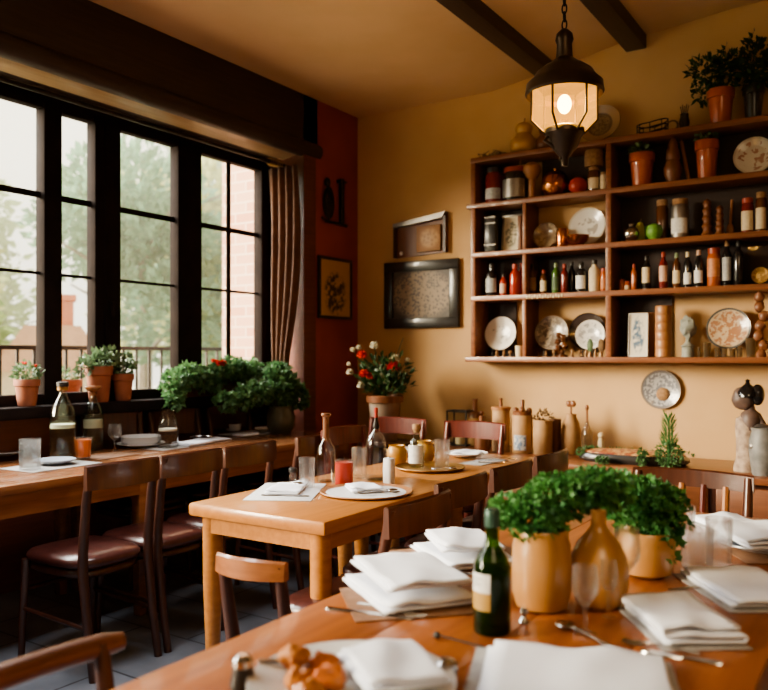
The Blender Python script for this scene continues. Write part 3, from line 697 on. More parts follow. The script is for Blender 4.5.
# row of bottles, left half
B('dark bottle with grey label, first on the bottle shelf beside the wall pictures', 486, 498, 264, 1, M['bdark'], M['labgrey'], M['capblack'])
B('slim red spice bottle with pale label beside the grey-labelled bottle', 500, 507, 274, 1, M['bred'], M['labpink'], M['capblack'])
B('fat bright red sauce bottle with ribbed body', 510, 520, 264, 1, M['bred'], None, M['capred'])
B('bright red bottle half hidden against the thin divider', 518.5, 524.5, 263, 1, M['bred'], None, M['capred'], Y=5.11)
B('dark amber bottle with a brown label, first after the thin divider', 529, 537, 264, 1, M['bamber'], M['cork'], M['capblack'])
B('small red-capped bottle with cream label beside the green bottle', 540, 547.5, 270, 1, M['bamber'], M['cream'], M['capred'])
B('slender green bottle with green and cream label', 552, 560, 263, 1, M['bgreen'], M['sage'], M['capgreen'])
B('deep red slim bottle with red cap next to the green bottle', 561, 568, 264, 1, M['bdred'], None, M['capred'])
B('plain black bottle in shadow between deep red and white-labelled bottles', 568.5, 575.5, 262, 1, M['bdark'], None, M['capblack'], Y=5.1)
B('black bottle with square white label', 576, 586.5, 262, 1, M['bdark'], M['white'], M['capblack'])
B('tall cream-coloured bottle with dark neck, broadest on the left bottle shelf', 589, 600, 260, 1, M['cream'], None, M['capblack'])
B('orange-red bottle squeezed against the central post', 600.5, 607, 268, 1, M['borange'], M['laborange'], M['capred'], 'jar')
# right half
B('tiny squat red jar at the start of the wine bottle shelf', 619, 625, 279, 1, M['borange'], None, M['capred'], 'jar', name='jar', cat='jar')
B('tiny squat jar with pale label beside the slim red pepper bottle', 624.5, 630, 281, 1, M['borange'], M['cream'], M['capred'], 'jar', name='jar', cat='jar')
B('slim red pepper bottle with rounded top', 631, 637, 264, 1, M['borange'], None, M['capred'])
B('dark bottle with cream label, first of the wine bottles', 642, 651, 256, 1, M['bdark'], M['cream'], M['capblack'], lz=(.2, .66))
B('reddish bottle with pinkish label, second of the wine bottles', 659, 668, 252, 1, M['bdred'], M['labpink'], M['capred'], lz=(.2, .62))
B('bottle with greenish neck and cream label, third of the wine bottles', 672.5, 681, 253, 1, M['bamber'], M['cream'], M['capgreen'], lz=(.14, .5))
B('dark bottle with white capsule and white label', 683.5, 692, 252, 1, M['bdark'], M['white'], M['cream'], lz=(.1, .42))
B('dark bottle with cream capsule and low white label beside the white-capsule bottle', 694, 703.5, 250, 1, M['bdark'], M['white'], M['labpink'], lz=(.12, .45))
B('broad orange bottle with orange label, widest on the wine bottle shelf', 707, 721, 248, 1, M['borange'], M['laborange'], M['capred'], 'jar', lz=(.25, .72))
B('tall dark bottle with silver-grey label and pointed cream capsule', 722, 732, 240, 1, M['bdark'], M['labgrey'], M['cork'], lz=(.12, .62))
B('tall plain black bottle next to the round brass dish', 733, 744, 240, 1, M['bdark'], None, M['capblack'])
# upper left row
B('red-brown jar with dark stopper at the top end of the shelf', 486, 503, 168, 3, M['bdred'], M['labgrey'], M['capblack'], 'jar', lz=(.1, .4), name='jar', cat='jar')
B('wide dark stoneware jar with a rust red rim', 503.5, 528, 168, 3, M['bdark'], M['pewter'], M['capred'], 'jar', lz=(.08, .62), name='jar', cat='jar')
B('clear spice jar with a thick cork beneath the cork canister', 588, 600, 167, 3, M['bamber'], M['cream'], M['cork'], 'jar', name='jar', cat='jar')
B('stubby cork-topped jar against the central post', 600, 608, 172, 3, M['cream'], None, M['cork'], 'jar', name='jar', cat='jar')
# upper right jars
B('tall glass jar with crooked cork lid on the pear shelf', 656, 668.5, 200, 2, M['bamber'], None, M['cork'], 'jar', Y=5.1, name='jar', cat='jar')
B('glass jar with white label and cork lid on the pear shelf', 671, 689, 199, 2, M['pewter'], M['white'], M['cork'], 'jar', lz=(.12, .5), name='jar', cat='jar')
B('squat red-brown bottle with cream label near the end of the pear shelf', 741, 754, 198, 2, M['bdred'], M['cream'], M['capred'], 'jar', lz=(.08, .62), name='jar', cat='jar')
B('cream-labelled bottle with tall cork beside the squat red-brown bottle', 755.5, 767, 192, 2, M['bamber'], M['cream'], M['cork'], 'jar', lz=(.08, .6), name='jar', cat='jar')

# standing plates
def plate_prof(R): return [(0, .004), (R * .55, .004), (R * .62, .008), (R * .96, .021), (R, .024), (R * .995, .027), (R * .94, .0245), (R * .62, .0125), (R * .55, .009), (0, .009)]
def stand_plate(label, u0, u1, vb, row, mat_args, Y=5.13, tilt=.17, z=None, name='decorative_plate', group='plates standing on the wall shelf'):
    x, w = sx(u0, u1, Y); R = w / 2; zb = ZT[row] if z is None else z
    m = dish('painted_glaze', *mat_args[:3], R, *mat_args[3:])
    bm = NB(); lathe(bm, plate_prof(R), 40)
    lift = {0: .038}.get(row, 0) if z is None else 0; zc = zb + lift + R * math.cos(tilt) + .006
    if lift:
        q = NB(); c_ = zb + lift
        for s in (-1, 1): tube(q, [(s * R * .35, -.055, 0), (s * R * .35, -.05, lift + .004), (s * R * .35, -.028, lift + .002), (s * R * .35, .012, lift + R * .6), (s * R * .35, .02, 0)], .003, 6)
        tube(q, [(-R * .35, .012, lift + R * .6), (R * .35, .012, lift + R * .6)], .003, 6); tube(q, [(-R * .35, -.05, .004), (R * .35, -.05, .004)], .003, 6)
        single('plate_stand', 'wire stand holding the ' + label.split(' in ')[0].split(' behind ')[0].split(' with a thick')[0], 'stand', q, M['iron'], (x, Y - .02, zb), group='wire plate stands')
    o = single(name, label, 'plate', bm, m, (x, Y - .01, zc), (PI / 2 - tilt, 0, 0), group, 50)
    return o, R
W_, GR = (.74, .71, .66), (.35, .33, .30)
stand_plate('white plate with small painted sprigs leaning in the lowest shelf corner', 487, 518, 347, 0, (W_, W_, (.2, .2, .2), 26, .60, .6))
stand_plate('grey-brown patterned plate behind the dark figurine', 537, 570, 353, 0, ((.40, .33, .26), (.25, .2, .16), (.12, .09, .07), 45, .48, .9))
stand_plate('round dark tray behind the white floral plate', 571, 607.5, 350, 0, ((.05, .035, .03), (.03, .02, .02), (.05, .035, .03), 30, .5), Y=5.165, tilt=.1)
stand_plate('white plate with grey circles in front of the round dark tray', 577, 606.5, 350, 0, ((.66, .64, .60), W_, (.28, .28, .28), 38, .52, .8), Y=5.115)
stand_plate('speckled cream and rust plate with a thick dark rim', 707, 752, 345, 0, ((.55, .42, .28), (.10, .10, .10), (.33, .12, .05), 50, .50, .85))
stand_plate('brown mottled plate leaning on the framed print shelf', 535, 560, 248, 2, ((.45, .36, .24), (.2, .14, .09), (.22, .14, .08), 40, .48, .9))
stand_plate('large white plate behind the copper bowl', 570, 607.5, 243, 2, ((.68, .66, .62), (.6, .55, .46), (.3, .27, .24), 26, .56, .55))
stand_plate('white plate with rust spots on the top shelf row by the terracotta pots', 734, 776, 166, 3, ((.60, .53, .42), (.5, .42, .32), (.3, .1, .05), 34, .58, .8))
# brass dish hanging at the end of the bottle shelf
x, wd_ = sx(752, 770)
bm = NB(); lathe(bm, plate_prof(wd_ / 2), 32); single('brass_dish', 'round embossed brass dish at the end of the wine bottle shelf', 'dish', bm, dish('embossed_brass', (.45, .28, .1), (.3, .17, .06), (.2, .11, .04), wd_ / 2, 50, .48, .9), (x - .0, 5.06, ZT[1] + wd_ / 2 + .003), (PI / 2 - .15, 0, 0))
# wall plate below the shelf
xw, ww = sx(641, 681, YB - .02)
wp = thing('wall_plate', 'round blue-grey relief plate hanging alone on the wall below the shelf', 'plate', (xw, YB, wz(661, 389.5, YB - .02)))
R = ww / 2; bm = NB(); lathe(bm, plate_prof(R), 48, Matrix.Rotation(PI / 2, 4, 'X') @ Matrix.Translation((0, 0, .001)))
def wallplate_mat():
    m = dish('blue_grey_relief_glaze', (.20, .20, .22), (.22, .19, .17), (.50, .48, .46), R, 55, .5, .86)
    for n in m.node_tree.nodes:
        if n.bl_idname == 'ShaderNodeCombineXYZ':
            s = [q for q in m.node_tree.nodes if q.bl_idname == 'ShaderNodeSeparateXYZ'][0]
            m.node_tree.links.new(s.outputs[2], n.inputs[1])
    return m
obj('plate', bm, wallplate_mat(), wp)
bm = NB(); lathe(bm, [(0, .024), (.03, .022), (.042, .012), (.044, .006)], 24, Matrix.Translation((.012, 0, -.03)) @ Matrix.Rotation(PI / 2, 4, 'X')); obj('medallion', bm, M['cork'], wp, label='brown round medallion')
bm = NB(); tube(bm, [(0, 0, 0), (0, -.012, 0)], .003, 6); single('nail', 'tiny nail in the wall just under the blue-grey relief plate', 'nail', bm, M['iron'], (wx(664, YB), YB, wz(664, 411, YB)))

# pots with plants on the shelf
def shelfpot(label, u0, u1, v0, row, leafm, clouds, L, seed, potm=None, Y=SI, tri=1, W=.55):
    x, w = sx(u0, u1, Y); h = top((u0 + u1) / 2, v0, Y) - ZT[row]; r = w / 2 / 1.08
    return potted('potted_plant', label, (x, Y, ZT[row]), r, h, potm or M['terrag'], leafm, clouds(r, h), L, seed, tri, W=W, group='potted plants on the wall shelf')
shelfpot('terracotta pot with bushy dark green plant on top of the shelf', 706.5, 735, 90, 4, M['dkgreen'], lambda r, h: [((-.07, 0, h + .11), (.10, .09, .10), 190), ((.03, 0, h + .12), (.10, .09, .11), 190), ((-.10, -.03, h - .01), (.045, .04, .07), 50)], .042, 31)
shelfpot('dark pot with tall dark plant at the end of the shelf top', 742, 765, 86, 4, M['dkgreen'], lambda r, h: [((0, 0, h + .13), (.10, .1, .15), 300), ((.05, 0, h + .05), (.08, .08, .08), 100)], .045, 32, M['blacklab'])
shelfpot('terracotta pot with grey-green succulent beside the central post', 629, 655, 154, 3, M['sage'], lambda r, h: [((-.01, 0, h + .02), (.06, .06, .03), 120)], .035, 33, W=.8)
shelfpot('terracotta pot with small dry rosette next to the spotted plate', 694.5, 719.5, 141, 3, M['sage'], lambda r, h: [((0, 0, h + .02), (.06, .055, .035), 90)], .03, 34, W=.8)

# top of the shelf
def gourd_prof(r, h): return [(0, 0), (r * .6, .004), (r * .93, h * .14), (r, h * .28), (r * .9, h * .43), (r * .6, h * .56), (r * .5, h * .64), (r * .6, h * .74), (r * .62, h * .83), (r * .45, h * .94), (r * .12, h), (0, h)]
x, w = sx(511, 537); t = thing('gourd', 'golden bottle gourd on top of the shelf behind the lantern', 'gourd', (x, SI, ZT[4]))
bm = NB(); lathe(bm, gourd_prof(w / 2, top(524, 122) - ZT[4]), 24); obj('body', bm, M['gold'], t); bm = NB(); tube(bm, [(0, 0, top(524, 122) - ZT[4] - .004), (.008, 0, top(524, 122) - ZT[4] + .025)], .006, 6); obj('stem', bm, M['cork'], t)
x, w = sx(535, 557, 5.11); bm = NB(); lathe(bm, gourd_prof(w / 2, top(541, 124, 5.11) - ZT[4]), 24); single('gourd', 'brown gourd in shadow beside the golden gourd', 'gourd', bm, M['woodmid'], (x, 5.11, ZT[4]))
x, w = sx(480, 508); rnd = random.Random(5); bm = NB()
for k in range(26):
    a = (rnd.uniform(-w / 2, w / 2), rnd.uniform(-.03, .03), .006)
    tube(bm, [a, (a[0] + rnd.uniform(-.03, .03), a[1] + rnd.uniform(-.03, .03), rnd.uniform(.015, .03)), (a[0] + rnd.uniform(-.05, .05), a[1], rnd.uniform(.01, .05))], .003, 4)
single('dried_herbs', 'bundle of dried twigs on the shelf top above the red-brown jar', 'herbs', bm, M['drysprig'], (x, SI - .02, ZT[4]))
x, w = sx(582, 622, 5.14); bm = NB(); vs = lathe(bm, plate_prof(.5), 40)
for v in vs: v.co.x *= w * 1.05; v.co.y *= .25; v.co.z *= 1.5
single('oval_platter', 'oval woven platter leaning on top of the shelf behind the lantern', 'platter', bm, dish('woven_cane', (.16, .10, .055), (.34, .21, .11), (.3, .2, .1), .09, 90, .5, .75), (x, 5.12, ZT[4] + .127), (PI / 2 - .25, 0, 0))
x, w = sx(637, 668); bm = NB()
for k in range(3):
    tube(bm, [(w * .5 * math.cos(a), .06 * math.sin(a), .006 + .03 * k + .02 * max(0, math.cos(a))) for a in [2 * PI * i / 20 for i in range(20)]], .004, 5, closed=True)
for k in range(8):
    a = 2 * PI * k / 8; tube(bm, [(w * .5 * math.cos(a), .06 * math.sin(a), .004), (w * .5 * math.cos(a), .06 * math.sin(a), .07 + .02 * max(0, math.cos(a)))], .003, 5)
single('wire_basket', 'small twisted wire basket on top of the shelf', 'basket', bm, M['iron'], (x, SI, ZT[4]))
x, w = sx(667, 678); bm = NB(); tube(bm, [(.03 * math.cos(a) * (1 + .1 * a), 0, .035 + .035 * math.sin(a)) for a in [k * .35 - .9 for k in range(15)]], [.008 - .0004 * k for k in range(15)], 7)
single('curled_root', 'curled dark root standing on the shelf top beside the wire basket', 'root', bm, M['drysprig'], (x, SI, ZT[4] + .002))
x, w = sx(679, 690); bm = NB(); lathe(bm, [(0, 0), (w * .4, 0), (w * .5, .05), (w * .38, .085), (w * .42, .1), (w * .3, .1), (0, .09)], 16)
for k in range(5): tube(bm, [(.006 * k - .012, 0, .09), (.012 * k - .024, .004, .15 + .01 * (k % 2))], .003, 5)
single('twig_pot', 'small dark pot holding twigs next to the bushy terracotta pot', 'pot', bm, M['bdark'], (x, SI, ZT[4]))

# second row wares
x, w = sx(523, 541); bm = NB(); h = top(532, 163) - ZT[3]; lathe(bm, [(0, 0), (w * .3, 0), (w * .3, .01), (w * .2, .02), (w * .18, h * .55), (w * .3, h * .6), (w * .48, h * .75), (w * .45, h * .9), (w * .25, h), (0, h)], 20)
single('wooden_pestle', 'wooden mushroom-shaped pestle standing beside the wide dark jar', 'pestle', bm, M['woodlt'], (x, SI, ZT[3]))
x, w = sx(542, 569); t = thing('copper_pot', 'round copper pot with lid hidden partly by the lantern tip', 'pot', (x, SI, ZT[3])); r = w / 2
bm = NB(); lathe(bm, [(0, 0), (r * .6, 0), (r * .95, r * .5), (r, r * .9), (r * .85, r * 1.4), (r * .7, r * 1.55), (0, r * 1.5)], 24); obj('body', bm, M['copper'], t)
bm = NB(); lathe(bm, [(r * .74, r * 1.55), (r * .5, r * 1.75), (.008, r * 1.85), (.012, r * 1.98), (0, r * 2.02)], 20); obj('lid', bm, M['copper'], t)
x, w = sx(570, 588); r = w / 2; t = thing('tomato', 'large red tomato next to the round copper pot', 'tomato', (x, SI - .02, ZT[3]))
bm = NB(); lathe(bm, [(0, .003), (r * .5, 0), (r * .95, r * .5), (r, r * .9), (r * .85, r * 1.4), (r * .4, r * 1.7), (0, r * 1.6)], 24); obj('fruit', bm, M['candle'], t); bm = NB(); foliage(bm, (0, 0, r * 1.62), (.01, .01, .004), 7, .02, 3); obj('stalk', bm, M['dkgreen'], t, 180)
x, w = sx(586, 605, 5.09); z0 = top(595, 168, 5.09); bm = NB(); lathe(bm, [(0, 0), (w * .46, 0), (w * .48, .01), (w * .48, .095), (w * .44, .105), (0, .105)], 22); single('cork_canister', 'cork canister stacked on the clear spice jar', 'canister', bm, M['cork'], (wx(594, SI), SI, ZT[3] + (top(594, 167) - ZT[3]) + .0005))
x, w = sx(664, 682); r = w / 2; h = top(673, 137) - ZT[3]
bm = NB(); lathe(bm, [(0, 0), (r * .6, 0), (r * .95, h * .2), (r, h * .33), (r * .75, h * .48), (r * .7, h * .5), (r * .8, h * .55), (r * .7, h * .72), (r * .55, h * .78), (r * .6, h * .82), (r * .35, h * .93), (r * .1, h), (0, h)], 22); single('stacked_jar', 'brown double-bellied jar between the two terracotta pots', 'jar', bm, M['woodmid'], (x, SI, ZT[3]))
bm = NB(); tube(bm, [(wx(690, 5.12), 5.10, ZT[3] + .006), (wx(681, 5.12), 5.13, 2.622)], .011, 8); single('wooden_stick', 'wooden stick propped diagonally beside the double-bellied jar', 'stick', bm, M['woodlt'])

# third row wares
x, w = sx(486, 497); bm = NB(); box(bm, -w / 2, w / 2, -.06, .06, 0, top(491, 217) - ZT[2], bev=.004); t = single('book', 'dark old book standing at the end of the framed print shelf', 'book', bm, M['blacklab'], (x, SI + .03, ZT[2]))
bm = NB()
for z in (.05, .2, .24): box(bm, -w / 2 - .001, w / 2 + .001, -.0615, -.05, z, z + .008)
obj('spine_band', bm, M['pewter'], t)
def framed(name, label, cat, x, Y, zb, w, h, fm, fw, art, lean=.12, thick=.018, group=None, rz=0):
    t = thing(name, label, cat, (x, Y, zb), rz, group); R_ = Matrix.Rotation(-lean, 4, 'X')
    bm = NB()
    for q in ((-w / 2, w / 2, 0, fw), (-w / 2, w / 2, h - fw, h), (-w / 2, -w / 2 + fw, fw, h - fw), (w / 2 - fw, w / 2, fw, h - fw)): box(bm, q[0], q[1], -thick, 0, q[2], q[3], R_, .003)
    obj('frame', bm, fm, t)
    bm = NB(); box(bm, -w / 2 + fw * .5, w / 2 - fw * .5, -thick * .55, -thick * .3, fw * .5, h - fw * .5, R_); obj('print', bm, art, t)
    return t
x, w = sx(498.5, 518); h = top(508, 213) - ZT[2]
framed('framed_print', 'small framed botanical print on the shelf beside the dark book', 'picture', x, 5.11, ZT[2], w, h, M['pewter'], .014, picture('botanical_print', (.62, .55, .4), (.2, .18, .12), 0, h / 2, w * .36, h * .4, 45))
bm = NB(); box(bm, -.014, .014, -.055, .055, 0, top(521, 216) - ZT[2], bev=.003); single('book', 'slim brown book between framed print and thin divider', 'book', bm, M['woodmid'], (wx(520.3, SI), SI + .04, ZT[2]))
x, w = sx(556, 569); bm = NB(); h = top(562, 229) - ZT[2]; lathe(bm, [(0, 0), (w * .45, 0), (w * .48, .008), (w * .48, h * .8), (w * .4, h), (0, h)], 18); single('amber_jar', 'orange amber jar between mottled plate and copper bowl', 'jar', bm, M['copper'], (x, SI, ZT[2]))
x, w = sx(567, 591); r = w / 2; bm = NB(); lathe(bm, [(0, 0), (r * .45, 0), (r * .85, .03), (r, .065), (r * .93, .066), (r * .8, .035), (0, .012)], 24); single('copper_bowl', 'small polished copper bowl in front of the large white plate', 'bowl', bm, M['copper'], (x, SI - .04, ZT[2]))
bm = NB(); ball(bm, (0, 0, .05), .05, 20, 14); lathe(bm, [(.018, .095), (.016, .11), (.022, .115), (0, .118)], 14); single('silver_ornament', 'round silver ornament ball at the start of the pear shelf', 'ornament', bm, M['steel'], (wx(632.5, SI), SI - .03, ZT[2] - .001))
t = thing('pear', 'yellow-green pear behind the silver ornament ball', 'pear', (wx(640, 5.1), 5.10, ZT[2])); bm = NB(); lathe(bm, [(0, .003), (.03, 0), (.048, .04), (.04, .08), (.022, .11), (.016, .125), (0, .13)], 20); obj('fruit', bm, pm('pear_skin', (.38, .34, .06), (.3, .3, .06)), t); bm = NB(); tube(bm, [(0, 0, .125), (.008, 0, .15)], .003, 6); obj('stem', bm, M['drysprig'], t)
bm = NB(); ball(bm, (0, 0, .055), (.06, .05, .055), 18, 12, .15, 4); single('green_squash', 'dark green squash behind the bright lime ball', 'squash', bm, pm('dark_green_skin', (.03, .12, .03), (.05, .16, .04)), (wx(649, 5.12), 5.12, ZT[2] - .001))
bm = NB(); lathe(bm, [(0, .003), (.025, 0), (.046, .03), (.05, .055), (.04, .085), (.015, .1), (0, .098)], 20); single('lime', 'bright green round lime on the pear shelf', 'lime', bm, pm('lime_skin', (.16, .33, .05), (.1, .25, .04), scale=60, bump=.2), (wx(656, SI), SI - .04, ZT[2]))
def spindle(label, u0, u1, v, Y):
    x, w = sx(u0, u1, Y); h = top((u0 + u1) / 2, v, Y) - ZT[2]; p = [(0, 0)]
    for i in range(15):
        z = h * i / 15; p.append((w * (.5 if i % 3 == 1 else .36) * (1 - .3 * i / 15), z + .001))
    p += [(w * .1, h * .97), (0, h)]
    bm = NB(); lathe(bm, p, 16); single('turned_spindle', label, 'spindle', bm, M['woodmid'], (x, Y, ZT[2]), group='turned spindles on the wall shelf')
spindle('tall ridged red-brown spindle on the pear shelf', 701, 713, 198, SI); spindle('shorter ridged red-brown spindle leaning near the wooden spoon', 714.5, 725, 205, SI)
bm = NB(); tube(bm, [(0, 0, .06), (.004, .03, .22)], [.007, .009], 8); vs = ball(bm, (0, 0, .038), (.022, .012, .036), 14, 10); single('wooden_spoon', 'wooden spoon standing bowl down behind the spindles', 'spoon', bm, M['woodlt'], (wx(730, 5.1), 5.11, ZT[2]))
# lace trim on the board edge
bm = NB()
for k in range(14): ball(bm, (.0185 * k, 0, 0 if k % 2 else -.006), (.008, .003, .012), 8, 6)
single('bead_trim', 'short pale bead trim pinned along the board below the bottles', 'trim', bm, M['cream'], (wx(527, SF), SF - .003, 1.688))
# lowest row
bm = NB(); h = top(638, 313) - ZT[0]; x, w = sx(628, 648)
framed('framed_card', 'framed white card with three blue ornaments on the lowest shelf', 'picture', x, 5.07, ZT[0], w, h, M['white'], .008, picture('blue_ornaments', (.68, .63, .52), (.10, .16, .24), 0, h / 2, w * .33, h * .46, 26), lean=.05)
bm = NB(); box(bm, -.055, .055, -.05, .05, 0, .28, bev=.006); t = single('brown_box', 'dark brown box behind the framed white card', 'box', bm, M['woodmid'], (wx(649, 5.14) - .01, 5.145, ZT[0]))
x, w = sx(656, 673); h = top(664, 306) - ZT[0]; p = [(0, 0)]
for i in range(6): p += [(w * .49, h * i / 6 + .002), (w * .49, h * (i + 1) / 6 - .005), (w * .475, h * (i + 1) / 6 - .002)]
p += [(w * .44, h), (0, h)]; bm = NB(); lathe(bm, p, 24); single('wooden_canister', 'tall ringed wooden cylinder canister beside the framed white card', 'canister', bm, M['woodlt'], (x, SI - .02, ZT[0]))
x, w = sx(680, 696); h = top(688, 317) - ZT[0]; t = thing('stone_goblet', 'grey stone goblet with a rough bust on a square foot', 'goblet', (x, SI, ZT[0]))
M['stone'] = pm('grey_green_stone', (.32, .33, .29), (.22, .23, .2), scale=30, rough=.8, bump=.3)
bm = NB(); lathe(bm, [(0, 0), (.036, 0), (.036, .06), (.042, .065), (.03, .075), (.014, .09), (.012, .12), (0, .12)], 18); obj('foot', bm, M['stone'], t)
bm = NB(); ball(bm, (0, 0, h - .06), (.046, .04, .062), 18, 14, .35, 3); lathe(bm, [(.012, .11), (.02, .13), (.035, h - .08), (0, h - .08)], 14); obj('bust', bm, M['stone'], t)
# small things in a row on the lowest board
M['smallbrass'] = pm('tarnished_miniature', (.34, .2, .1), (.2, .12, .07), scale=40, rough=.45, metal=.4)
def mini(label, u, hgt, r, mat, Y=5.0, shape=0, group='miniature figures along the lowest board', name='miniature_figure', cat='figurine'):
    bm = NB()
    if shape == 0: lathe(bm, [(0, 0), (r, 0), (r, hgt * .1), (r * .5, hgt * .25), (r * .75, hgt * .5), (r * .4, hgt * .68), (r * .55, hgt * .84), (r * .3, hgt * .97), (0, hgt)], 12)
    elif shape == 1: lathe(bm, [(0, 0), (r, 0), (r, hgt * .08), (r * .3, hgt * .14), (r * .25, hgt * .4), (r * .8, hgt * .6), (r * .85, hgt * .85), (r * .3, hgt), (0, hgt)], 12)
    else: lathe(bm, [(0, .004), (r * .8, 0), (r, hgt), (r * .9, hgt), (r * .7, .008), (0, .008)], 14)
    single(name, label, cat, bm, mat, (wx(u, Y), Y, ZT[0]), group=group)
for u, h, r, s, l in ((497, .055, .017, 0, 'squat brown miniature under the white sprigged plate'), (504, .05, .015, 0, 'brown miniature beside the small cream cup'), (510, .045, .013, 1, 'tiny cup-shaped miniature touching the small cream cup'),
        (546, .04, .013, 0, 'tiny miniature at the foot of the grey-brown patterned plate'), (554, .05, .014, 1, 'tiny goblet at the foot of the dark figurine'), (572, .05, .013, 0, 'tiny brass miniature between dark figurine and dark tray'), (580, .045, .013, 1, 'tiny brass goblet below the white plate with circles'), (586, .05, .012, 0, 'tiny brass miniature before the green-topped leaf holder'), (595.5, .05, .012, 0, 'tiny brass miniature between the two leaf holders'), (606, .055, .013, 1, 'tiny brass goblet by the central post')):
    mini(l, u, h, r, M['smallbrass'], shape=s)
x, w = sx(516, 524); mini('small cream cup in the lowest shelf corner', 519, .075, .026, M['cream'], 5.02, 2, None, 'cup', 'cup')
for u, g, l in ((590, M['sage'], 'brass holder topped with a green leaf below the white plate'), (601, M['drysprig'], 'brass holder topped with a brown leaf beside the central post')):
    t = thing('leaf_holder', l, 'ornament', (wx(u, 4.995), 4.995, ZT[0])); bm = NB(); lathe(bm, [(0, 0), (.014, 0), (.012, .02), (.006, .035), (0, .036)], 12); obj('base', bm, M['smallbrass'], t)
    bm = NB(); ball(bm, (0, 0, .075), (.02, .006, .042), 14, 10); obj('leaf', bm, g, t)
t = thing('dark_figurine', 'dark knotted figurine in front of the grey-brown plate', 'figurine', (wx(562, 5.04), 5.04, ZT[0])); rnd = random.Random(9); bm = NB()
lathe(bm, [(0, 0), (.04, 0), (.04, .012), (.02, .02), (0, .02)], 16)
for k in range(9): ball(bm, (rnd.uniform(-.03, .03), rnd.uniform(-.015, .015), .03 + .014 * k), (.022, .018, .02), 10, 8, .4, k)
obj('body', bm, M['bamber'], t)
M['crystal'] = glass('smoky_crystal', (.75, .68, .56), .8, (.45, .36, .25), .25)
for u, h, r, l in ((699, .06, .009, 'thin little glass tube beside the stone goblet'), (707, .085, .024, 'clear cut glass tumbler before the speckled plate'), (717, .055, .016, 'tiny smoky glass second in the row before the speckled plate'), (724.5, .05, .016, 'tiny smoky glass third in the row before the speckled plate'), (732, .05, .016, 'tiny smoky glass fourth in the row before the speckled plate'), (740, .055, .016, 'tiny smoky glass at the end of the row, next to the tall one'), (751, .11, .030, 'tall smoky cut glass at the edge of the speckled plate')):
    mini(l, u, h, r, M['crystal'], 5.0, 2, 'small glasses on the lowest board', 'small_glass', 'glass')

# ================================================================== WALL PICTURES
xa, xb = wx(385, YB - .02), wx(459, YB - .02); h = wz(422, 262, YB) - wz(422, 329, YB)
framed('framed_photograph', 'wide black-framed sepia picture on the ochre wall', 'picture', (xa + xb) / 2, YB - .001, wz(422, 328, YB), xb - xa, h, M['blacklab'], .075, picture('sepia_group_print', (.06, .042, .03), (.30, .21, .13), 0, h / 2, (xb - xa) * .46, h * .40, 48, True), 0, .035)
xa, xb = wx(395, YB - .02), wx(447, YB - .02); zb = wz(421, 257, YB); w = xb - xa; h = wz(421, 215, YB) - zb
t = thing('wooden_sign', 'slant-topped wooden wall box sign above the sepia picture', 'sign', ((xa + xb) / 2, YB - .001, zb))
bm = NB(); poly(bm, [(-w / 2, 0), (w / 2, .02), (w / 2 + .0, h), (-w / 2, h * .80)], -.012, 0); obj('board', bm, M['woodmid'], t)
bm = NB(); poly(bm, [(-w / 2, h * .72), (w / 2 - .03, h * .86), (w / 2, h), (-w / 2, h * .82)], -.05, -.012); obj('top_strip', bm, M['pewter'], t)
bm = NB(); box(bm, -w / 2, -w / 2 + .015, -.045, -.012, .0, h * .74); box(bm, w / 2 - .02, w / 2, -.045, -.012, .02, h * .9); obj('side_strip', bm, M['chairmid'], t)
bm = NB(); box(bm, -.03, w / 2 - .05, -.03, -.012, .035, h * .72, bev=.003); obj('panel', bm, picture('carved_panel', (.34, .17, .07), (.5, .3, .14), .085, h * .42, .09, h * .26, 40, True), t)
kb = NB(); ball(kb, (-w / 2 + .06, -.025, .035), .014, 12, 8); obj('knob', kb, M['china'], t)
# red wall: framed print and iron ornament  (built along Y, facing +X)
def yat(u, X): k = (u - 384) / F; d = X / (k * CS - SN); return d * (k * SN + CS), d
y0, d0 = yat(318, XR + .01); y1, d1 = yat(351, XR + .01)
zb = EYE + (355 - 318) * d0 / F; zt = EYE + (355 - 255) * d0 / F; w = y1 - y0; h = zt - zb
framed('framed_print', 'black-framed faded yellow print on the red wall', 'picture', XR + .001, (y0 + y1) / 2, zb, w, h, M['blacklab'], .022, picture('faded_sketch', (.50, .31, .12), (.06, .04, .025), 0, h * .42, w * .36, h * .38, 26), 0, .025, rz=PI / 2)
y0, d0 = yat(320, XR + .01); y1, d1 = yat(345, XR + .01); zb = EYE + (355 - 221) * d0 / F; w = y1 - y0; h = 48 * d0 / F
t = thing('iron_ornament', 'dark iron wall ornament on the red wall above the yellow print', 'ornament', (XR + .001, (y0 + y1) / 2, zb), PI / 2)
bm = NB(); box(bm, -w * .3, w * .55, -.03, 0, 0, .02, bev=.004); tube(bm, [(-w * .3, -.015, .01), (-w * .45, -.015, .03)], .008, 6); obj('bracket', bm, M['iron'], t)
bm = NB(); tube(bm, [(w * .32, -.02, .015), (w * .32, -.02, h)], .022, 10); box(bm, w * .32 - .04, w * .32 + .04, -.04, 0, h - .03, h - .01); obj('post', bm, M['iron'], t)
bm = NB(); tube(bm, [(-w * .2 + .05 * math.cos(a), -.02, h * .42 + .11 * math.sin(a)) for a in [2 * PI * k / 20 for k in range(20)]], .014, 8, closed=True); ball(bm, (-w * .18, -.02, h * .33), (.045, .02, .075), 14, 10, .3, 2); ball(bm, (-w * .25, -.02, h * .85), (.03, .02, .035), 12, 8); tube(bm, [(-w * .2, -.02, .015), (-w * .2, -.02, h * .85)], .008, 6); obj('figure', bm, M['iron'], t)

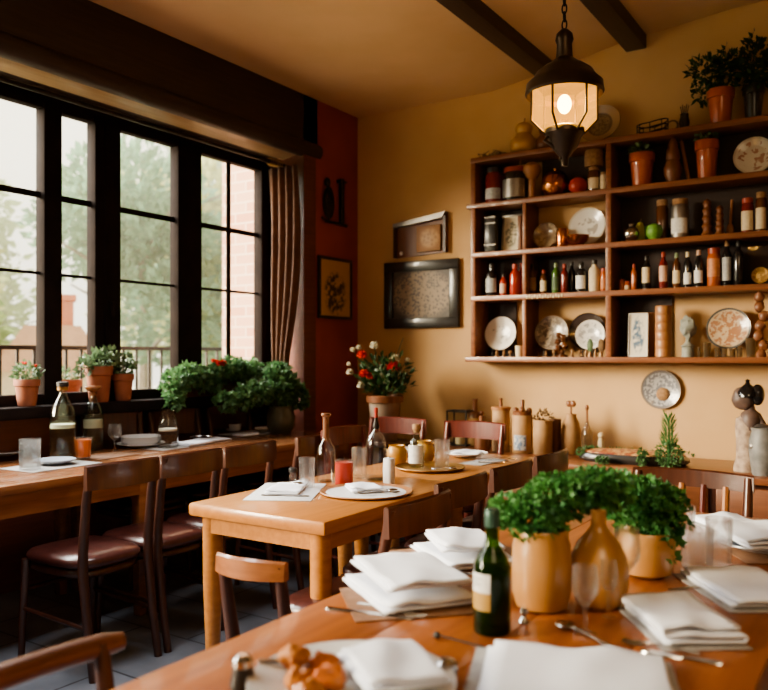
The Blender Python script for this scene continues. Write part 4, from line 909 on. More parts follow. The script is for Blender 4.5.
# ================================================================== LANTERN
LX, LY = -1.06, 2.89
lz = lambda v: EYE + (HZ - v) * 3.0 / F
t = thing('hanging_lantern', 'bronzed metal lantern with glowing frosted panes hanging on a chain', 'lantern', (LX, LY, 0))
r = .14
bm = NB(); lathe(bm, [(0, lz(28)), (.012, lz(29)), (.03, lz(34)), (.034, lz(40)), (.028, lz(44)), (.032, lz(58)), (.06, lz(64)), (.075, lz(66)), (.105, lz(72)), (.118, lz(78)), (.142, lz(84)), (.146, lz(93)), (.140, lz(95)), (.136, lz(90)), (.10, lz(83)), (0, lz(80))], 40); obj('hood', bm, M['hood'], t)
lm, nt, b, o_ = nodes('frosted_lantern_glass')
em = nt.nodes.new('ShaderNodeEmission'); em.inputs[0].default_value = (1, .52, .10, 1); em.inputs[1].default_value = .30
trp = nt.nodes.new('ShaderNodeBsdfTransparent'); trp.inputs[0].default_value = (1, .80, .42, 1)
tls = nt.nodes.new('ShaderNodeBsdfTranslucent'); tls.inputs[0].default_value = (1, .58, .16, 1)
m1 = nt.nodes.new('ShaderNodeMixShader'); m1.inputs[0].default_value = .05; nt.links.new(trp.outputs[0], m1.inputs[1]); nt.links.new(tls.outputs[0], m1.inputs[2])
ad = nt.nodes.new('ShaderNodeAddShader'); nt.links.new(m1.outputs[0], ad.inputs[0]); nt.links.new(em.outputs[0], ad.inputs[1]); nt.links.new(ad.outputs[0], o_.inputs[0])
zt, zm, zb = lz(84), lz(120), lz(134)
def ring6(rr, z): return [Vector((rr * math.cos(PI / 6 + k * PI / 3), rr * math.sin(PI / 6 + k * PI / 3), z)) for k in range(6)]
A, Bq, Cq = ring6(.122, zt), ring6(.122, zm), ring6(.07, zb)
for k in range(6):
    j = (k + 1) % 6
    bm = NB(); q = [bm.verts.new(p) for p in (A[k], A[j], Bq[j], Bq[k], Cq[k], Cq[j])]
    bm.faces.new((q[0], q[1], q[2], q[3])); bm.faces.new((q[3], q[2], q[5], q[4])); obj('glass_pane', bm, lm, t, 10)
    bm = NB(); tube(bm, [A[k], Bq[k], Cq[k]], .0045, 6); obj('glazing_bar', bm, M['hood'], t)
bm = NB(); lathe(bm, [(0, lz(128)), (.06, lz(127)), (.074, lz(129)), (.074, lz(134)), (.064, lz(137)), (.05, lz(146)), (.028, lz(154)), (.016, lz(158)), (.012, lz(166)), (0, lz(167))], 30); obj('base_cup', bm, M['hood'], t)
bm = NB(); tube(bm, [(-.045, -.04, lz(136)), (-.06, -.05, lz(141)), (-.035, -.035, lz(146)), (-.008, -.012, lz(152)), (-.012, -.012, lz(160))], .007, 8); obj('scroll', bm, M['hood'], t)
bm = NB(); lathe(bm, [(0, lz(128) + .005), (.016, lz(127)), (.016, lz(120)), (0, lz(119))], 12); obj('bulb_socket', bm, M['brass'], t)
bm = NB(); ball(bm, (0, 0, lz(104)), (.026, .026, .036), 16, 12); obj('bulb', bm, emis('warm_bulb', (1, .66, .30), 14), t)
zc = lz(28); link = 0
while zc < 3.385:
    bm = NB(); a0 = (link % 2) * PI / 2
    tube(bm, [(.009 * math.cos(a) * math.cos(a0), .009 * math.cos(a) * math.sin(a0), zc + .013 + .019 * math.sin(a)) for a in [2 * PI * k / 12 for k in range(12)]], .0032, 6, closed=True); obj('chain_link', bm, M['iron'], t); zc += .030; link += 1
bm = NB(); lathe(bm, [(0, 3.36), (.05, 3.365), (.05, 3.385), (0, 3.40)], 18); obj('ceiling_rose', bm, M['hood'], t)
light('lantern_bulb_lamp', 'POINT', (LX, LY, lz(104)), (0, 0, 0), 10, (1, .64, .28), shadow_soft_size=.04)
# ================================================================== TABLEWARE
ZTAB = .7505
def T(u, v, z=ZTAB): x, y, z, d = on(u, v, z); return x, y, z
def scale(u, v, z=.75): return on(u, v, z)[3] / F          # metres per pixel there
def thin(prof, t=.002):                                     # open vessel: outer wall then inner wall
    return prof + [(max(r - t, .0005), z + (t if i == 0 else 0)) for i, (r, z) in reversed(list(enumerate(prof)))]
def tumbler(label, u, v, r, h, liquid=None, lv=.5, cut=False, group='glass tumblers', cat='glass', name='glass_tumbler', loc=None, taper=.86):
    t = thing(name, label, cat, loc or T(u, v), 0, group)
    p = [(0, .0), (r * taper, 0), (r * taper + .001, .004)] + [(r * (taper + (1 - taper) * k / 4), h * k / 4) for k in range(1, 5)] + [(r - .002, h - .0005)] + [((r - .002) * (taper + (1 - taper) * k / 4), h * k / 4) for k in range(3, 0, -1)] + [(r * taper - .003, .012), (0, .012)]
    bm = NB(); lathe(bm, p, 10 if cut else 28); obj('glass_body', bm, M['glass'], t, 20 if cut else 40)
    if liquid:
        rr = r * .93; bm = NB(); lathe(bm, [(0, .013), (rr * taper, .013), (rr * (taper + (1 - taper) * lv), h * lv), (0, h * lv)], 24); obj('drink', bm, liquid, t)
    return t
def wineglass(label, u, v, r, h, liquid=None, loc=None, group='stemmed wine glasses'):
    t = thing('wine_glass', label, 'glass', loc or T(u, v), 0, group)
    p = [(0, 0), (r * .85, 0), (r * .85, .002), (r * .3, .006), (.005, .014), (.004, h * .38), (.006, h * .42), (r * .5, h * .47), (r * .9, h * .58), (r, h * .72), (r * .93, h * .88), (r * .86, h), (r * .86 - .0015, h), (r * .91, h * .88), (r * .97, h * .72), (r * .87, h * .59), (r * .46, h * .49), (0, h * .46)]
    bm = NB(); lathe(bm, p, 28); obj('glass_body', bm, M['glass'], t)
    if liquid: bm = NB(); lathe(bm, [(0, h * .475), (r * .5, h * .50), (r * .84, h * .59), (r * .93, h * .68), (0, h * .68)], 24); obj('drink', bm, liquid, t)
    return t
def plate(label, loc, R, mat=None, name='plate', group='white plates laid on the tables', cat='plate', flat=1.0):
    bm = NB(); lathe(bm, [(a, b * flat) for a, b in plate_prof(R)], 44); return single(name, label, cat, bm, mat or M['china'], loc, group=group, sharp=50)
def cutlery(kind, label, x, y, z, rz, L=.20, group='steel cutlery'):
    bm = NB()
    def strip(ws, th=.0018):
        A = []
        for xx, w, zz in ws: A.append([bm.verts.new((xx, -w, zz)), bm.verts.new((xx, w, zz)), bm.verts.new((xx, w * .8, zz + th)), bm.verts.new((xx, -w * .8, zz + th))])
        for P, Q in zip(A, A[1:]):
            for k in range(4): bm.faces.new((P[k], P[(k + 1) % 4], Q[(k + 1) % 4], Q[k]))
        bm.faces.new(A[0][::-1]); bm.faces.new(A[-1])
    if kind == 'knife': strip([(0, .006, .001), (.01, .0085, .001), (L * .42, .006, .002), (L * .46, .005, .002), (L * .5, .009, .001), (L * .85, .010, .001), (L * .97, .006, .001), (L, .001, .001)], .0028)
    elif kind == 'fork':
        strip([(0, .006, .001), (.012, .008, .001), (L * .4, .0035, .006), (L * .62, .003, .009), (L * .70, .010, .006), (L * .76, .0125, .004)])
        for k in range(4):
            yy = -.0105 + .007 * k
            tube(bm, [(L * .755, yy, .005), (L * .88, yy, .003), (L, yy * .95, .006)], [.0021, .0019, .001], 6)
    else:
        strip([(0, .006, .001), (.012, .008, .001), (L * .4, .0035, .006), (L * .68, .003, .007), (L * .72, .006, .006)])
        lathe_v = ball(bm, (L * .86, 0, .006), (L * .15, .020, .005), 18, 8)
    return single(name={'knife': 'table_knife', 'fork': 'fork', 'spoon': 'spoon'}[kind], label=label, cat=kind, bm=bm, mat=M['steel'], loc=(x, y, z), rot=(0, 0, rz), group=group)
def folded(name, label, loc, w, l, n, rz, gap=.0085, seed=0, mat=None, cat='napkin', group='folded white napkins', droop=0.0, th=.0055):
    n = max(2, n - 2) if n > 3 else 2; gap *= 1.12
    """cloth folded back and forth: ribbon with rounded folds, swept along its width"""
    path = []
    for k in range(n):
        z = gap * (k + .5); a, b = (-w / 2, w / 2) if k % 2 == 0 else (w / 2, -w / 2)
        if k == n - 1: b *= .93
        for i in range(11): path.append((a + (b - a) * i / 10, z))
        if k < n - 1:
            s = 1 if b > 0 else -1
            for i in range(1, 6):
                an = -PI / 2 + PI * i / 6; path.append((b + s * gap * .5 * math.cos(an), z + gap * .5 + gap * .5 * math.sin(an)))
    bm = NB(); m = 16; rows = []
    for j in range(m + 1):
        s = j / m; row = []
        for i, (x, z) in enumerate(path):
            lev = z / (gap * n)
            y = (s - .5) * l * (1 - .05 * lev * noise.noise(Vector((seed, lev * 3, 0)))) + .01 * lev * math.sin(seed + lev * 5)
            dz = .007 * noise.noise(Vector((x * 16 + seed, y * 11, lev * .6 + seed))) * lev + .016 * lev * math.exp(-((x - .02 * math.sin(seed * 3) - .3 * y) / .03) ** 2) * (.4 + .4 * math.sin(seed * 5 + y * 9))
            e = 1 if j not in (0, m) else .0
            row.append(bm.verts.new((x + .004 * noise.noise(Vector((y * 12, seed, lev * 2))), y, z + dz + .0012)))
        rows.append(row)
    for A, Bv in zip(rows, rows[1:]):
        for i in range(len(path) - 1): bm.faces.new((A[i], A[i + 1], Bv[i + 1], Bv[i]))
    o = single(name, label, cat, bm, mat or M['cloth'], loc, (0, 0, rz), group, 180)
    md = o.modifiers.new('cloth_thickness', 'SOLIDIFY'); md.thickness = th; md.offset = 0
    return o
def placemat(label, x, y, w, l, rz, mat, z=ZTAB, th=.003, name='placemat', cat='placemat', group='placemats'):
    bm = NB(); box(bm, -w / 2, w / 2, -l / 2, l / 2, 0, th, bev=.001); return single(name, label, cat, bm, mat, (x, y, z), (0, 0, rz), group)
M['matbrown'] = pm('brown_leather_mat', (.25, .13, .07), (.19, .095, .05), scale=40, rough=.6)
M['matgrey'] = pm('grey_linen_mat', (.42, .40, .38), (.34, .32, .31), scale=80, rough=.85)
M['matwhite'] = pm('pale_linen_mat', (.66, .645, .63), (.58, .57, .56), scale=80, rough=.85)

def bottle(name, label, u, v, r, prof, mat, h, fill=None, lv=.5, parts=(), group=None, cat='bottle', loc=None):
    t = thing(name, label, cat, loc or T(u, v), 0, group)
    out = [(a * r, b * h) for a, b in prof]; bm = NB(); lathe(bm, out + [(max(a - .0028, .001), b) for a, b in reversed(out[2:])] + [(out[1][0] * .9, .007), (0, .007)], 30); obj('glass_body', bm, mat, t)
    if fill:
        ins = [(0, .03)] + [(a * .90, b) for a, b in prof if .02 < b < lv]
        # last wall radius below the fill line
        last = ins[-1][0]
        ins += [(last, lv), (0, lv)]
        bm = NB(); lathe(bm, [(a * r, b * h) for a, b in ins], 26); obj('drink', bm, fill, t)
    for nm, pr, mt in parts:
        bm = NB(); lathe(bm, [(a * r, b * h) for a, b in pr], 20); obj(nm, bm, mt, t)
    return t
JUG = [(0, 0), (.93, 0), (1, .015), (1, .52), (.96, .6), (.80, .70), (.52, .80), (.34, .87), (.30, .93), (.34, .935), (.34, .955), (.26, .955)]

# ---- window-side table, first
placemat('grey mat under the first swing-top bottle and the water tumbler', *T(52, 466)[:2], .26, .40, .05, M['matgrey'])
plate('white side plate on the grey mat behind the water tumbler', (*T(56, 465)[:2], ZTAB + .0035), .095, M['bluechina'])
plate('white plate at the very edge of the picture on the window-side table', T(2, 456), .11)
tumbler('tumbler of water on the grey mat beside the swing-top bottle', 30, 469, .05, .145, M['water'], .66, loc=(T(30, 470)[0], T(30, 470)[1], ZTAB + .0035), taper=.96)
k = scale(60, 461)
bottle('swing_top_bottle', 'large swing-top glass bottle half full of cloudy amber drink, nearer the water tumbler', 60, 461, 12.7 * k, JUG, M['glassg'], 73 * k, M['amberliq'], .42, (('foam', [(0, .421), (.93, .421), (.93, .475), (0, .475)], M['foam']), ('cap', [(0, .94), (.42, .94), (.42, .985), (.34, 1.0), (0, 1.0)], M['brass']), ('stopper', [(0, .99), (.46, .995), (.46, 1.05), (.3, 1.06), (0, 1.06)], M['capblack'])), 'glass bottles on the window-side table', loc=(T(60, 461)[0] - .02, T(60, 461)[1] + .03, ZTAB + .009))
k = scale(93, 452)
bottle('swing_top_bottle', 'second glass bottle with flat wooden stopper behind the red-orange juice', 93, 450, 10.6 * k, JUG, M['glassg'], 60 * k, M['amberliq'], .38, (('foam', [(0, .381), (.93, .381), (.93, .52), (0, .52)], M['foam']), ('cap', [(0, .94), (.40, .94), (.40, .985), (0, .99)], M['woodmid']), ('stopper', [(0, .99), (.3, .99), (.62, 1.03), (.80, 1.07), (.74, 1.09), (0, 1.08)], M['woodlt'])), 'glass bottles on the window-side table')
tumbler('plastic-looking tumbler full of red-orange juice between the two bottles', 83, 459, .046, .115, M['orange'], .90, taper=.84)
k = scale(114, 451); wineglass('empty stemmed glass next to the stacked white bowls', 115, 452, .038, .158)
placemat('dark mat in front of the stemmed glass', *T(108, 456)[:2], .20, .3, .05, M['matbrown'])
x, y, z = T(141, 447); plate('white plate under the white bowls on the window-side table', (x, y, z), .14)
for i in range(3):
    bm = NB(); R = .118; lathe(bm, [(0, 0), (R * .5, 0), (R * .9, .018), (R, .034), (R * .97, .035), (R * .85, .021), (R * .48, .004), (0, .004)], 36)
    single('white_bowl', ('lowest', 'middle', 'topmost')[i] + ' of the stacked shallow white bowls on the window-side table', 'bowl', bm, M['china'], (x, y, z + .010 + .011 * i), group='stacked shallow white bowls')
k = scale(168, 447)
placemat('pale mat under the jar of golden beer', *T(172, 447)[:2], .22, .34, .02, M['matgrey'])
bottle('beer_carafe', 'glass carafe half full of golden beer on the window-side table', 168, 447, 10 * k, [(0, 0), (.95, 0), (1, .02), (1, .55), (.92, .68), (.74, .84), (.70, .98), (.72, 1), (.68, 1)], M['glassthin'], 36 * k, M['beer'], .46, (('foam', [(0, .461), (.92, .461), (.92, .52), (0, .52)], M['foam']),), loc=(T(168, 448)[0], T(168, 448)[1], ZTAB + .0035))
folded('napkin', 'crumpled white napkin beside the beer carafe', (*T(192, 445)[:2], ZTAB + .0035), .14, .22, 4, .1, .008, 3)
folded('napkin', 'white napkin folded flat in front of the second window-side table edge', (*T(212, 441)[:2], ZTAB), .13, .2, 3, .0, .006, 12)
cutlery('spoon', 'small spoon lying on the crumpled napkin', T(196, 444)[0] - .05, T(196, 444)[1], ZTAB + .041, .6, .14)
t = thing('salt_shaker', 'slim salt shaker standing between the panel-backed chairs', 'shaker', T(210, 434)); bm = NB(); lathe(bm, [(0, 0), (.018, 0), (.02, .01), (.014, .06), (.013, .075), (0, .075)], 16); obj('body', bm, M['glass'], t); bm = NB(); lathe(bm, [(0, .075), (.015, .075), (.015, .088), (.008, .096), (0, .097)], 16); obj('cap', bm, M['steel'], t)
placemat('long pale mat on the second window-side table below the leafy pot', *T(254, 433)[:2], .26, .46, 0, M['matgrey'])
x, y, z = T(233, 431); bm = NB(); lathe(bm, [(0, 0), (.05, 0), (.058, .008), (.062, .05), (.058, .05), (.052, .01), (0, .008)], 30); single('white_dish', 'small round white dish on the second window-side table', 'dish', bm, M['china'], (x, y, z + .0035))
wineglass('tall wine glass in front of the leafy pot', 255, 428, .047, .175, loc=(T(255, 428)[0], T(255, 428)[1], ZTAB + .0035))
tumbler('small tumbler at the end of the second window-side table', 281, 431, .034, .075, M['water'], .5, loc=(T(281, 431)[0], T(281, 431)[1], ZTAB))
plate('white saucer between tall wine glass and small tumbler', (*T(266, 432)[:2], ZTAB + .0035), .085)
folded('napkin', 'white napkin lying on the long pale mat', (*T(246, 436)[:2], ZTAB + .0035), .10, .16, 3, 0, .006, 21)

# leafy planter on the sill, leafy pot on the table
def planter_pt(u, Y=None): return None
t = thing('window_planter', 'long planter of ferny green leaves with one red flower on the windowsill', 'planter', (-4.015, 3.97, 1.02))
bm = NB(); box(bm, -.075, .075, -.36, .36, 0, .12, bev=.008); obj('trough', bm, M['chairmid'], t)
bm = NB(); box(bm, -.062, .062, -.345, .345, .1205, .124); obj('soil', bm, M['soil'], t)
bm = NB()
for k in range(8):
    y = -.36 + .72 * k / 7; foliage(bm, (.07, y, .10 + .03 * math.sin(k * 1.7) + .012 * k), (.10, .08, .075), 130, .042, 60 + k, tri=3, lean=(.25, 0, .2))
foliage(bm, (.10, -.38, .04), (.08, .08, .06), 80, .04, 71, tri=3); foliage(bm, (.13, -.42, -.02), (.05, .05, .05), 40, .04, 72, tri=3)
obj('foliage', bm, M['fern'], t, 180)
bm = NB()
for k in range(34):
    leaf(bm, Vector((.12, .0, .215)), (math.cos(k * 2.4), math.sin(k * 2.4), .2 + .03 * k), .045, .034, random.Random(k))
obj('red_flower', bm, M['petalred'], t, 180)
bm = NB()
for k in range(16): leaf(bm, Vector((.12, -.065, .235)), (math.cos(k * 2.4), math.sin(k * 2.4), .3 + .05 * k), .028, .02, random.Random(k))
obj('red_bud', bm, M['petalred'], t, 180)
xb, yb, _ = T(284, 434)
t = thing('leafy_pot', 'grey-green glazed pot with a big ferny bush on the second window-side table', 'plant', (-3.66, 4.32, ZTAB))
bm = NB(); lathe(bm, [(0, 0), (.07, 0), (.10, .05), (.105, .12), (.085, .17), (.09, .19), (.082, .19), (.078, .165), (0, .16)], 28); obj('pot', bm, pm('dark_glazed_pot', (.10, .10, .06), (.06, .06, .04), rough=.25, coat=.5), t)
bm = NB()
for c, rr, n in (((0, 0, .33), (.12, .13, .11), 330), ((-.05, -.17, .29), (.09, .11, .08), 200), ((-.04, -.33, .26), (.07, .10, .07), 130), ((-.06, -.47, .24), (.06, .09, .06), 90), ((.04, .12, .25), (.10, .09, .09), 160), ((-.02, .0, .42), (.09, .09, .07), 150)):
    foliage(bm, c, rr, n, .042, int(n + 100 * c[2]), tri=3)
obj('foliage', bm, M['fern'], t, 180)
bm = NB(); stems(bm, (0, 0, .15), [(0, .05, .4), (-.06, -.18, .3), (.05, .12, .3), (-.04, -.36, .27), (0, 0, .45)], .004, 3); obj('stems', bm, M['fern'], t)

# pots on the sill
def sillpot(label, u, v, wpx, hpx, leafm, clouds, seed, Lf=.035, mat=None, flower=None):
    X = -4.00; y, d = yat(u, X); k = d / F; r = wpx * k / 2 / 1.08; h = hpx * k
    t = potted('potted_plant', label, (X, y, 1.0205), min(r, .098), h, mat or M['terra'], leafm, clouds(r, h), Lf, seed, 1, W=.7, group='terracotta pots on the windowsill')
    if flower:
        bm = NB()
        for j, (fx, fy, fz) in enumerate(flower):
            for q in range(12): leaf(bm, Vector((fx, fy, h + fz)), (math.cos(q * 2.4), math.sin(q * 2.4), .2 + .06 * q), .02, .015, random.Random(q))
        obj('blossom', bm, M['petalred'], t, 180)
    return t
sillpot('small terracotta pot with pinkish blossoms on the sill by the first window pane', 27, 400, 25, 27, M['sage'], lambda r, h: [((0, 0, h + .035), (.06, .06, .045), 120)], 41, flower=((0, -.02, .085), (.02, .03, .07)))
sillpot('tallest terracotta pot on the sill, in front of the wide mullion', 99, 392, 27, 36, M['sage'], lambda r, h: [((0, 0, h + .035), (.085, .09, .045), 150), ((.02, -.12, h - .01), (.04, .045, .03), 35), ((0, .08, h + .07), (.045, .05, .03), 40)], 42, .04)
sillpot('medium terracotta pot on the sill beside the tallest one', 123, 392, 22, 27, M['sage'], lambda r, h: [((0, 0, h + .025), (.06, .06, .035), 90), ((0, .04, h + .07), (.03, .03, .04), 45)], 43)
t = potted('potted_plant', 'faded terracotta pot out on the terrace behind the mullion', (-4.9, 3.46, -.05), .12, .2, M['terra'], M['sage'], [((0, 0, .22), (.1, .1, .05), 90)], .04, 44)
t.location.z = .93
bm = NB(); box(bm, -.16, .16, -.16, .16, 0, .03, bev=.006); 
for sx_ in (-1, 1):
    for sy_ in (-1, 1): tube(bm, [(sx_ * .13, sy_ * .13, -.95), (sx_ * .13, sy_ * .13, .0)], .014, 6)
single('terrace_stand', 'thin iron stand on the terrace carrying the faded terracotta pot', 'stand', bm, M['iron'], (-4.9, 3.46, .898))

# ---- honey oak tables
x, y, z = T(287, 492)
placemat('pale mat with napkin at the corner of the honey oak table', x, y, .26, .40, .5, M['matwhite'])
folded('napkin', 'white napkin folded on the pale mat at the honey oak table corner', (x - .02, y + .02, z + .0035), .13, .22, 3, .5, .006, 5)
cutlery('spoon', 'dark spoon resting on the folded napkin by the cut tumblers', *T(270, 489)[:2], z + .026, .2, .15)
cutlery('knife', 'knife lying along the pale mat edge on the honey oak table', x - .02, y - .13, z + .0035, .45, .19)
t = thing('tray', 'round wood-rimmed tray with napkin and cutlery in front of the red candle jar', 'tray', T(366, 493))
bm = NB(); lathe(bm, [(0, .0), (.165, 0), (.185, .008), (.183, .012), (.165, .005), (0, .004)], 48); obj('rim', bm, M['woodlt'], t); bm = NB(); lathe(bm, [(0, .0045), (.16, .0052)], 40); obj('liner', bm, M['matwhite'], t)
x, y, z = T(366, 493)
folded('napkin', 'white napkin on the round wood-rimmed tray', (x - .03, y + .02, z + .007), .12, .16, 4, .8, .007, 8)
cutlery('spoon', 'shiny spoon on the round tray under the salt shaker', x + .0, y - .06, z + .012, .75, .16)
cutlery('fork', 'fork lying on the round tray beside the spoon', x + .03, y - .09, z + .012, .75, .16)
k = scale(306, 490); tumbler('cut glass tumbler nearest the pale mat on the honey oak table', 307, 488, 8.5 * k, 31 * k, None, .45, True)
k = scale(326, 488)
bottle('tall_neck_carafe', 'clear carafe with a long dark wooden neck stopper beside the red candle jar', 326, 482, 10 * k, [(0, 0), (.9, 0), (1, .02), (1, .36), (.93, .5), (.55, .58), (.40, .64), (.40, .66), (.34, .66)], M['glassthin'], 72 * k, M['beer'], .22, (('stopper', [(0, .60), (.32, .60), (.34, .66), (.34, .94), (.5, .96), (.55, .98), (.5, 1), (0, 1)], M['woodmid']),))
k = scale(344, 488); t = thing('candle_jar', 'red candle jar with pale rim on the honey oak table', 'candle', T(344, 485)); bm = NB(); r, h = 9 * k, 26 * k; lathe(bm, [(0, 0), (r * .95, 0), (r, .004), (r, h * .9), (0, h * .9)], 28); obj('wax', bm, M['candle'], t); bm = NB(); lathe(bm, [(r * 1.01, h * .86), (r * 1.02, h), (r * .94, h), (r * .93, h * .9)], 28); obj('rim', bm, M['glass'], t)
k = scale(358, 480); tumbler('straight cut tumbler behind the red candle jar', 359, 478, 7.8 * k, 31 * k, None, .4, True)
k = scale(375, 484)
bottle('decanter', 'broad shouldered clear decanter with metal pourer on the honey oak table', 376, 480, 11 * k, [(0, 0), (.93, 0), (1, .02), (1, .42), (.95, .52), (.75, .60), (.42, .66), (.3, .72), (.32, .74), (.24, .74)], M['glassthin'], 75 * k, M['beer'], .34, (('pourer', [(0, .70), (.28, .70), (.34, .75), (.2, .80), (.16, .86), (0, .86)], M['iron']), ('stopper', [(0, .86), (.18, .86), (.2, .88), (.14, .91), (.2, .94), (.18, .99), (0, 1)], M['candle'])))
k = scale(387, 486); t = thing('salt_shaker', 'rounded white ceramic salt shaker on the round tray edge', 'shaker', (T(389, 484)[0], T(389, 484)[1], ZTAB)); bm = NB(); vs = slab(bm, .0235, .0235, 0, 26 * k, .004, p=3.0); obj('body', bm, M['china'], t)
bm = NB(); lathe(bm, [(0, 26 * k + .0035), (.008, 26 * k + .0035), (.006, 26 * k + .006), (0, 26 * k + .006)], 10); obj('cap', bm, M['steel'], t)
t = thing('pepper_shaker', 'small dark pepper shaker behind the pale mat on the honey oak table', 'shaker', T(293, 480)); bm = NB(); lathe(bm, [(0, 0), (.016, 0), (.018, .006), (.013, .035), (0, .035)], 16); obj('body', bm, M['glass'], t); bm = NB(); lathe(bm, [(0, .035), (.019, .035), (.019, .05), (.012, .055), (0, .055)], 16); obj('cap', bm, M['capblack'], t)
# second oak table
x, y, z = T(430, 469); t = thing('oval_tray', 'oval brass tray under the oil bottle on the second honey oak table', 'tray', (x, y, z), .0)
bm = NB(); vs = lathe(bm, [(0, 0), (.9, 0), (1, .012), (.985, .015), (.9, .004), (0, .004)], 44)
for v in vs: v.co.x *= .17; v.co.y *= .17
obj('tray_body', bm, M['brass'], t)
zt_ = z + .005
k = scale(411, 466)
bottle('oil_bottle', 'oil bottle with tall cork and white label on the oval brass tray', 411, 466, 7.8 * k, [(0, 0), (.92, 0), (1, .02), (1, .5), (.85, .6), (.45, .68), (.42, .8), (.5, .81), (.5, .83), (.36, .83)], M['glassg'], 42 * k, M['beer'], .4, (('stopper', [(0, .8), (.38, .8), (.42, .86), (.55, .88), (.55, .98), (.48, 1), (0, 1)], M['cork']),), loc=(T(411, 468)[0] + .02, T(411, 468)[1] + .02, zt_))
o = [q for q in bpy.data.objects if q.name.startswith('oil_bottle')][0]; bm = NB(); lab(bm, 7.8 * k * 1.015, .02, 42 * k * .52); lo = obj('paper_label', bm, M['white'], o); lo.rotation_euler.z = .25
t = thing('honey_jar', 'golden brown pottery jar behind the oval tray', 'jar', T(397, 464)); bm = NB(); lathe(bm, [(0, 0), (.035, 0), (.05, .02), (.05, .07), (.04, .088), (.043, .095), (.037, .095), (.033, .085), (0, .06)], 26); obj('body', bm, M['gold'], t)
t = thing('pottery_jug', 'golden pottery jug beside the oil bottle', 'jug', T(425, 462)); bm = NB(); lathe(bm, [(0, 0), (.035, 0), (.05, .03), (.052, .065), (.035, .095), (.04, .11), (.035, .11), (.03, .095), (0, .07)], 26); obj('body', bm, M['gold'], t); bm = NB(); tube(bm, [(.036, 0, .1), (.068, 0, .1), (.07, 0, .06), (.05, 0, .04)], .006, 8); obj('handle', bm, M['gold'], t)
k = scale(441, 466); tumbler('cut tumbler standing on the oval brass tray edge', 442, 468, 8 * k, 27 * k, None, .4, True, loc=(T(442, 468)[0], T(442, 468)[1], zt_))
cutlery('spoon', 'bright spoon lying on the oval brass tray', T(446, 470)[0] - .06, T(446, 470)[1] - .03, zt_, .3, .12)
x, y, z = T(466, 457); plate('white plate at the far end of the honey oak tables', (x, y, z), .115)
folded('napkin', 'white napkin on the plate at the far end of the honey oak tables', (x, y, z + .010), .15, .10, 3, 0.2, .008, 14)
placemat('grey mat with cutlery at the far corner of the honey oak tables', *T(484, 462)[:2], .13, .26, -.1, M['matgrey'])
cutlery('knife', 'knife on the grey mat at the far corner', *T(478, 463)[:2], ZTAB + .0035, .5, .17); cutlery('fork', 'fork on the grey mat at the far corner', *T(484, 460)[:2], ZTAB + .0035, .5, .17)
plate('white plate behind the golden pottery jug', T(415, 453), .085)

# ---- large table
x, y, z = T(410, 598)
placemat('brown mat under the tall napkin stack beside the green bottle', x + .02, y - .01, .24, .31, -.80, M['matbrown'])
cutlery('knife', 'knife beside the tall napkin stack, handle toward the table edge', *T(327, 609)[:2], ZTAB, .20, .20); cutlery('fork', 'fork beside the tall napkin stack, next to the knife', *T(352, 603)[:2], ZTAB, -.02, .19)
nx, ny = T(405, 594)[:2]
folded('napkin', 'lower white napkin of the tall stack beside the green bottle', (nx, ny, z + .0035), .21, .28, 4, .95, .0085, 2)
folded('napkin', 'upper white napkin of the tall stack beside the green bottle', (nx + .0, ny + .012, z + .042), .19, .265, 4, .92, .0085, 7)
x, y, z = T(463, 558)
placemat('brown mat under the folded napkin behind the green bottle', x, y, .26, .34, -.7, M['matbrown'])
folded('napkin', 'lower white napkin behind the green bottle', (x, y, z + .0035), .20, .27, 4, .9, .007, 31); folded('napkin', 'upper creased white napkin behind the green bottle', (x - .01, y + .01, z + .036), .16, .22, 3, .75, .008, 33)
cutlery('fork', 'fork sticking out beside the mat behind the green bottle', *T(455, 572)[:2], ZTAB, -.2, .17)
k = scale(492, 630); gb = thing('green_bottle', 'green glass bottle with white and gold label on the large table', 'bottle', T(492, 631))
r, h = 18.5 * k, 121 * k
GP = [(0, 0), (.94, 0), (1, .015), (1, .50), (.96, .56), (.75, .63), (.46, .70), (.36, .76), (.33, .93), (.38, .935), (.38, .985), (.34, 1.0), (0, 1.0)]
bm = NB(); lathe(bm, [(a * r, b * h) for a, b in GP], 36); obj('glass_body', bm, M['greenglass'], gb)
bm = NB(); lathe(bm, [(0, .008), (r * .95, .008), (r * .96, h * .09), (0, h * .09)], 30); obj('thick_base', bm, M['winedark'], gb)
bm = NB(); lathe(bm, [(0, h * .1), (r * .93, h * .1), (r * .93, h * .46), (r * .9, h * .5), (0, h * .5)], 30); obj('wine', bm, glass('green_tinted_wine', (.34, .46, .10), .1, (.10, .16, .02), .6), gb)
bm = NB(); lathe(bm, [(r * 1.012, h * .345), (r * 1.012, h * .50)], 18, a0=-PI / 2 - 1.55, a1=-PI / 2 + .35); l1 = obj('upper_label', bm, M['white'], gb, label='white upper label')
bm = NB(); lathe(bm, [(r * 1.012, h * .20), (r * 1.012, h * .344)], 18, a0=-PI / 2 - 1.55, a1=-PI / 2 + .35); l2 = obj('lower_label', bm, pm('gold_label', (.42, .25, .07), (.34, .2, .05)), gb, label='gold lower label')
bm = NB()
for q, (zz, aa, bb) in enumerate(((.455, -1.25, -.1), (.43, -1.2, -.35), (.405, -1.25, -.2), (.38, -1.2, -.6))): lathe(bm, [(r * 1.02, h * zz), (r * 1.02, h * (zz + .010))], 10, a0=-PI / 2 + aa, a1=-PI / 2 + bb)
obj('label_print', bm, M['labgrey'], l1)
bm = NB(); lathe(bm, [(r * .395, h * .86), (r * .41, h * .93), (r * .41, h * .995), (r * .36, h * 1.006), (0, h * 1.006)], 24); obj('neck_foil', bm, pm('dull_green_foil', (.06, .12, .09), (.04, .09, .07), rough=.4, metal=.3), gb)

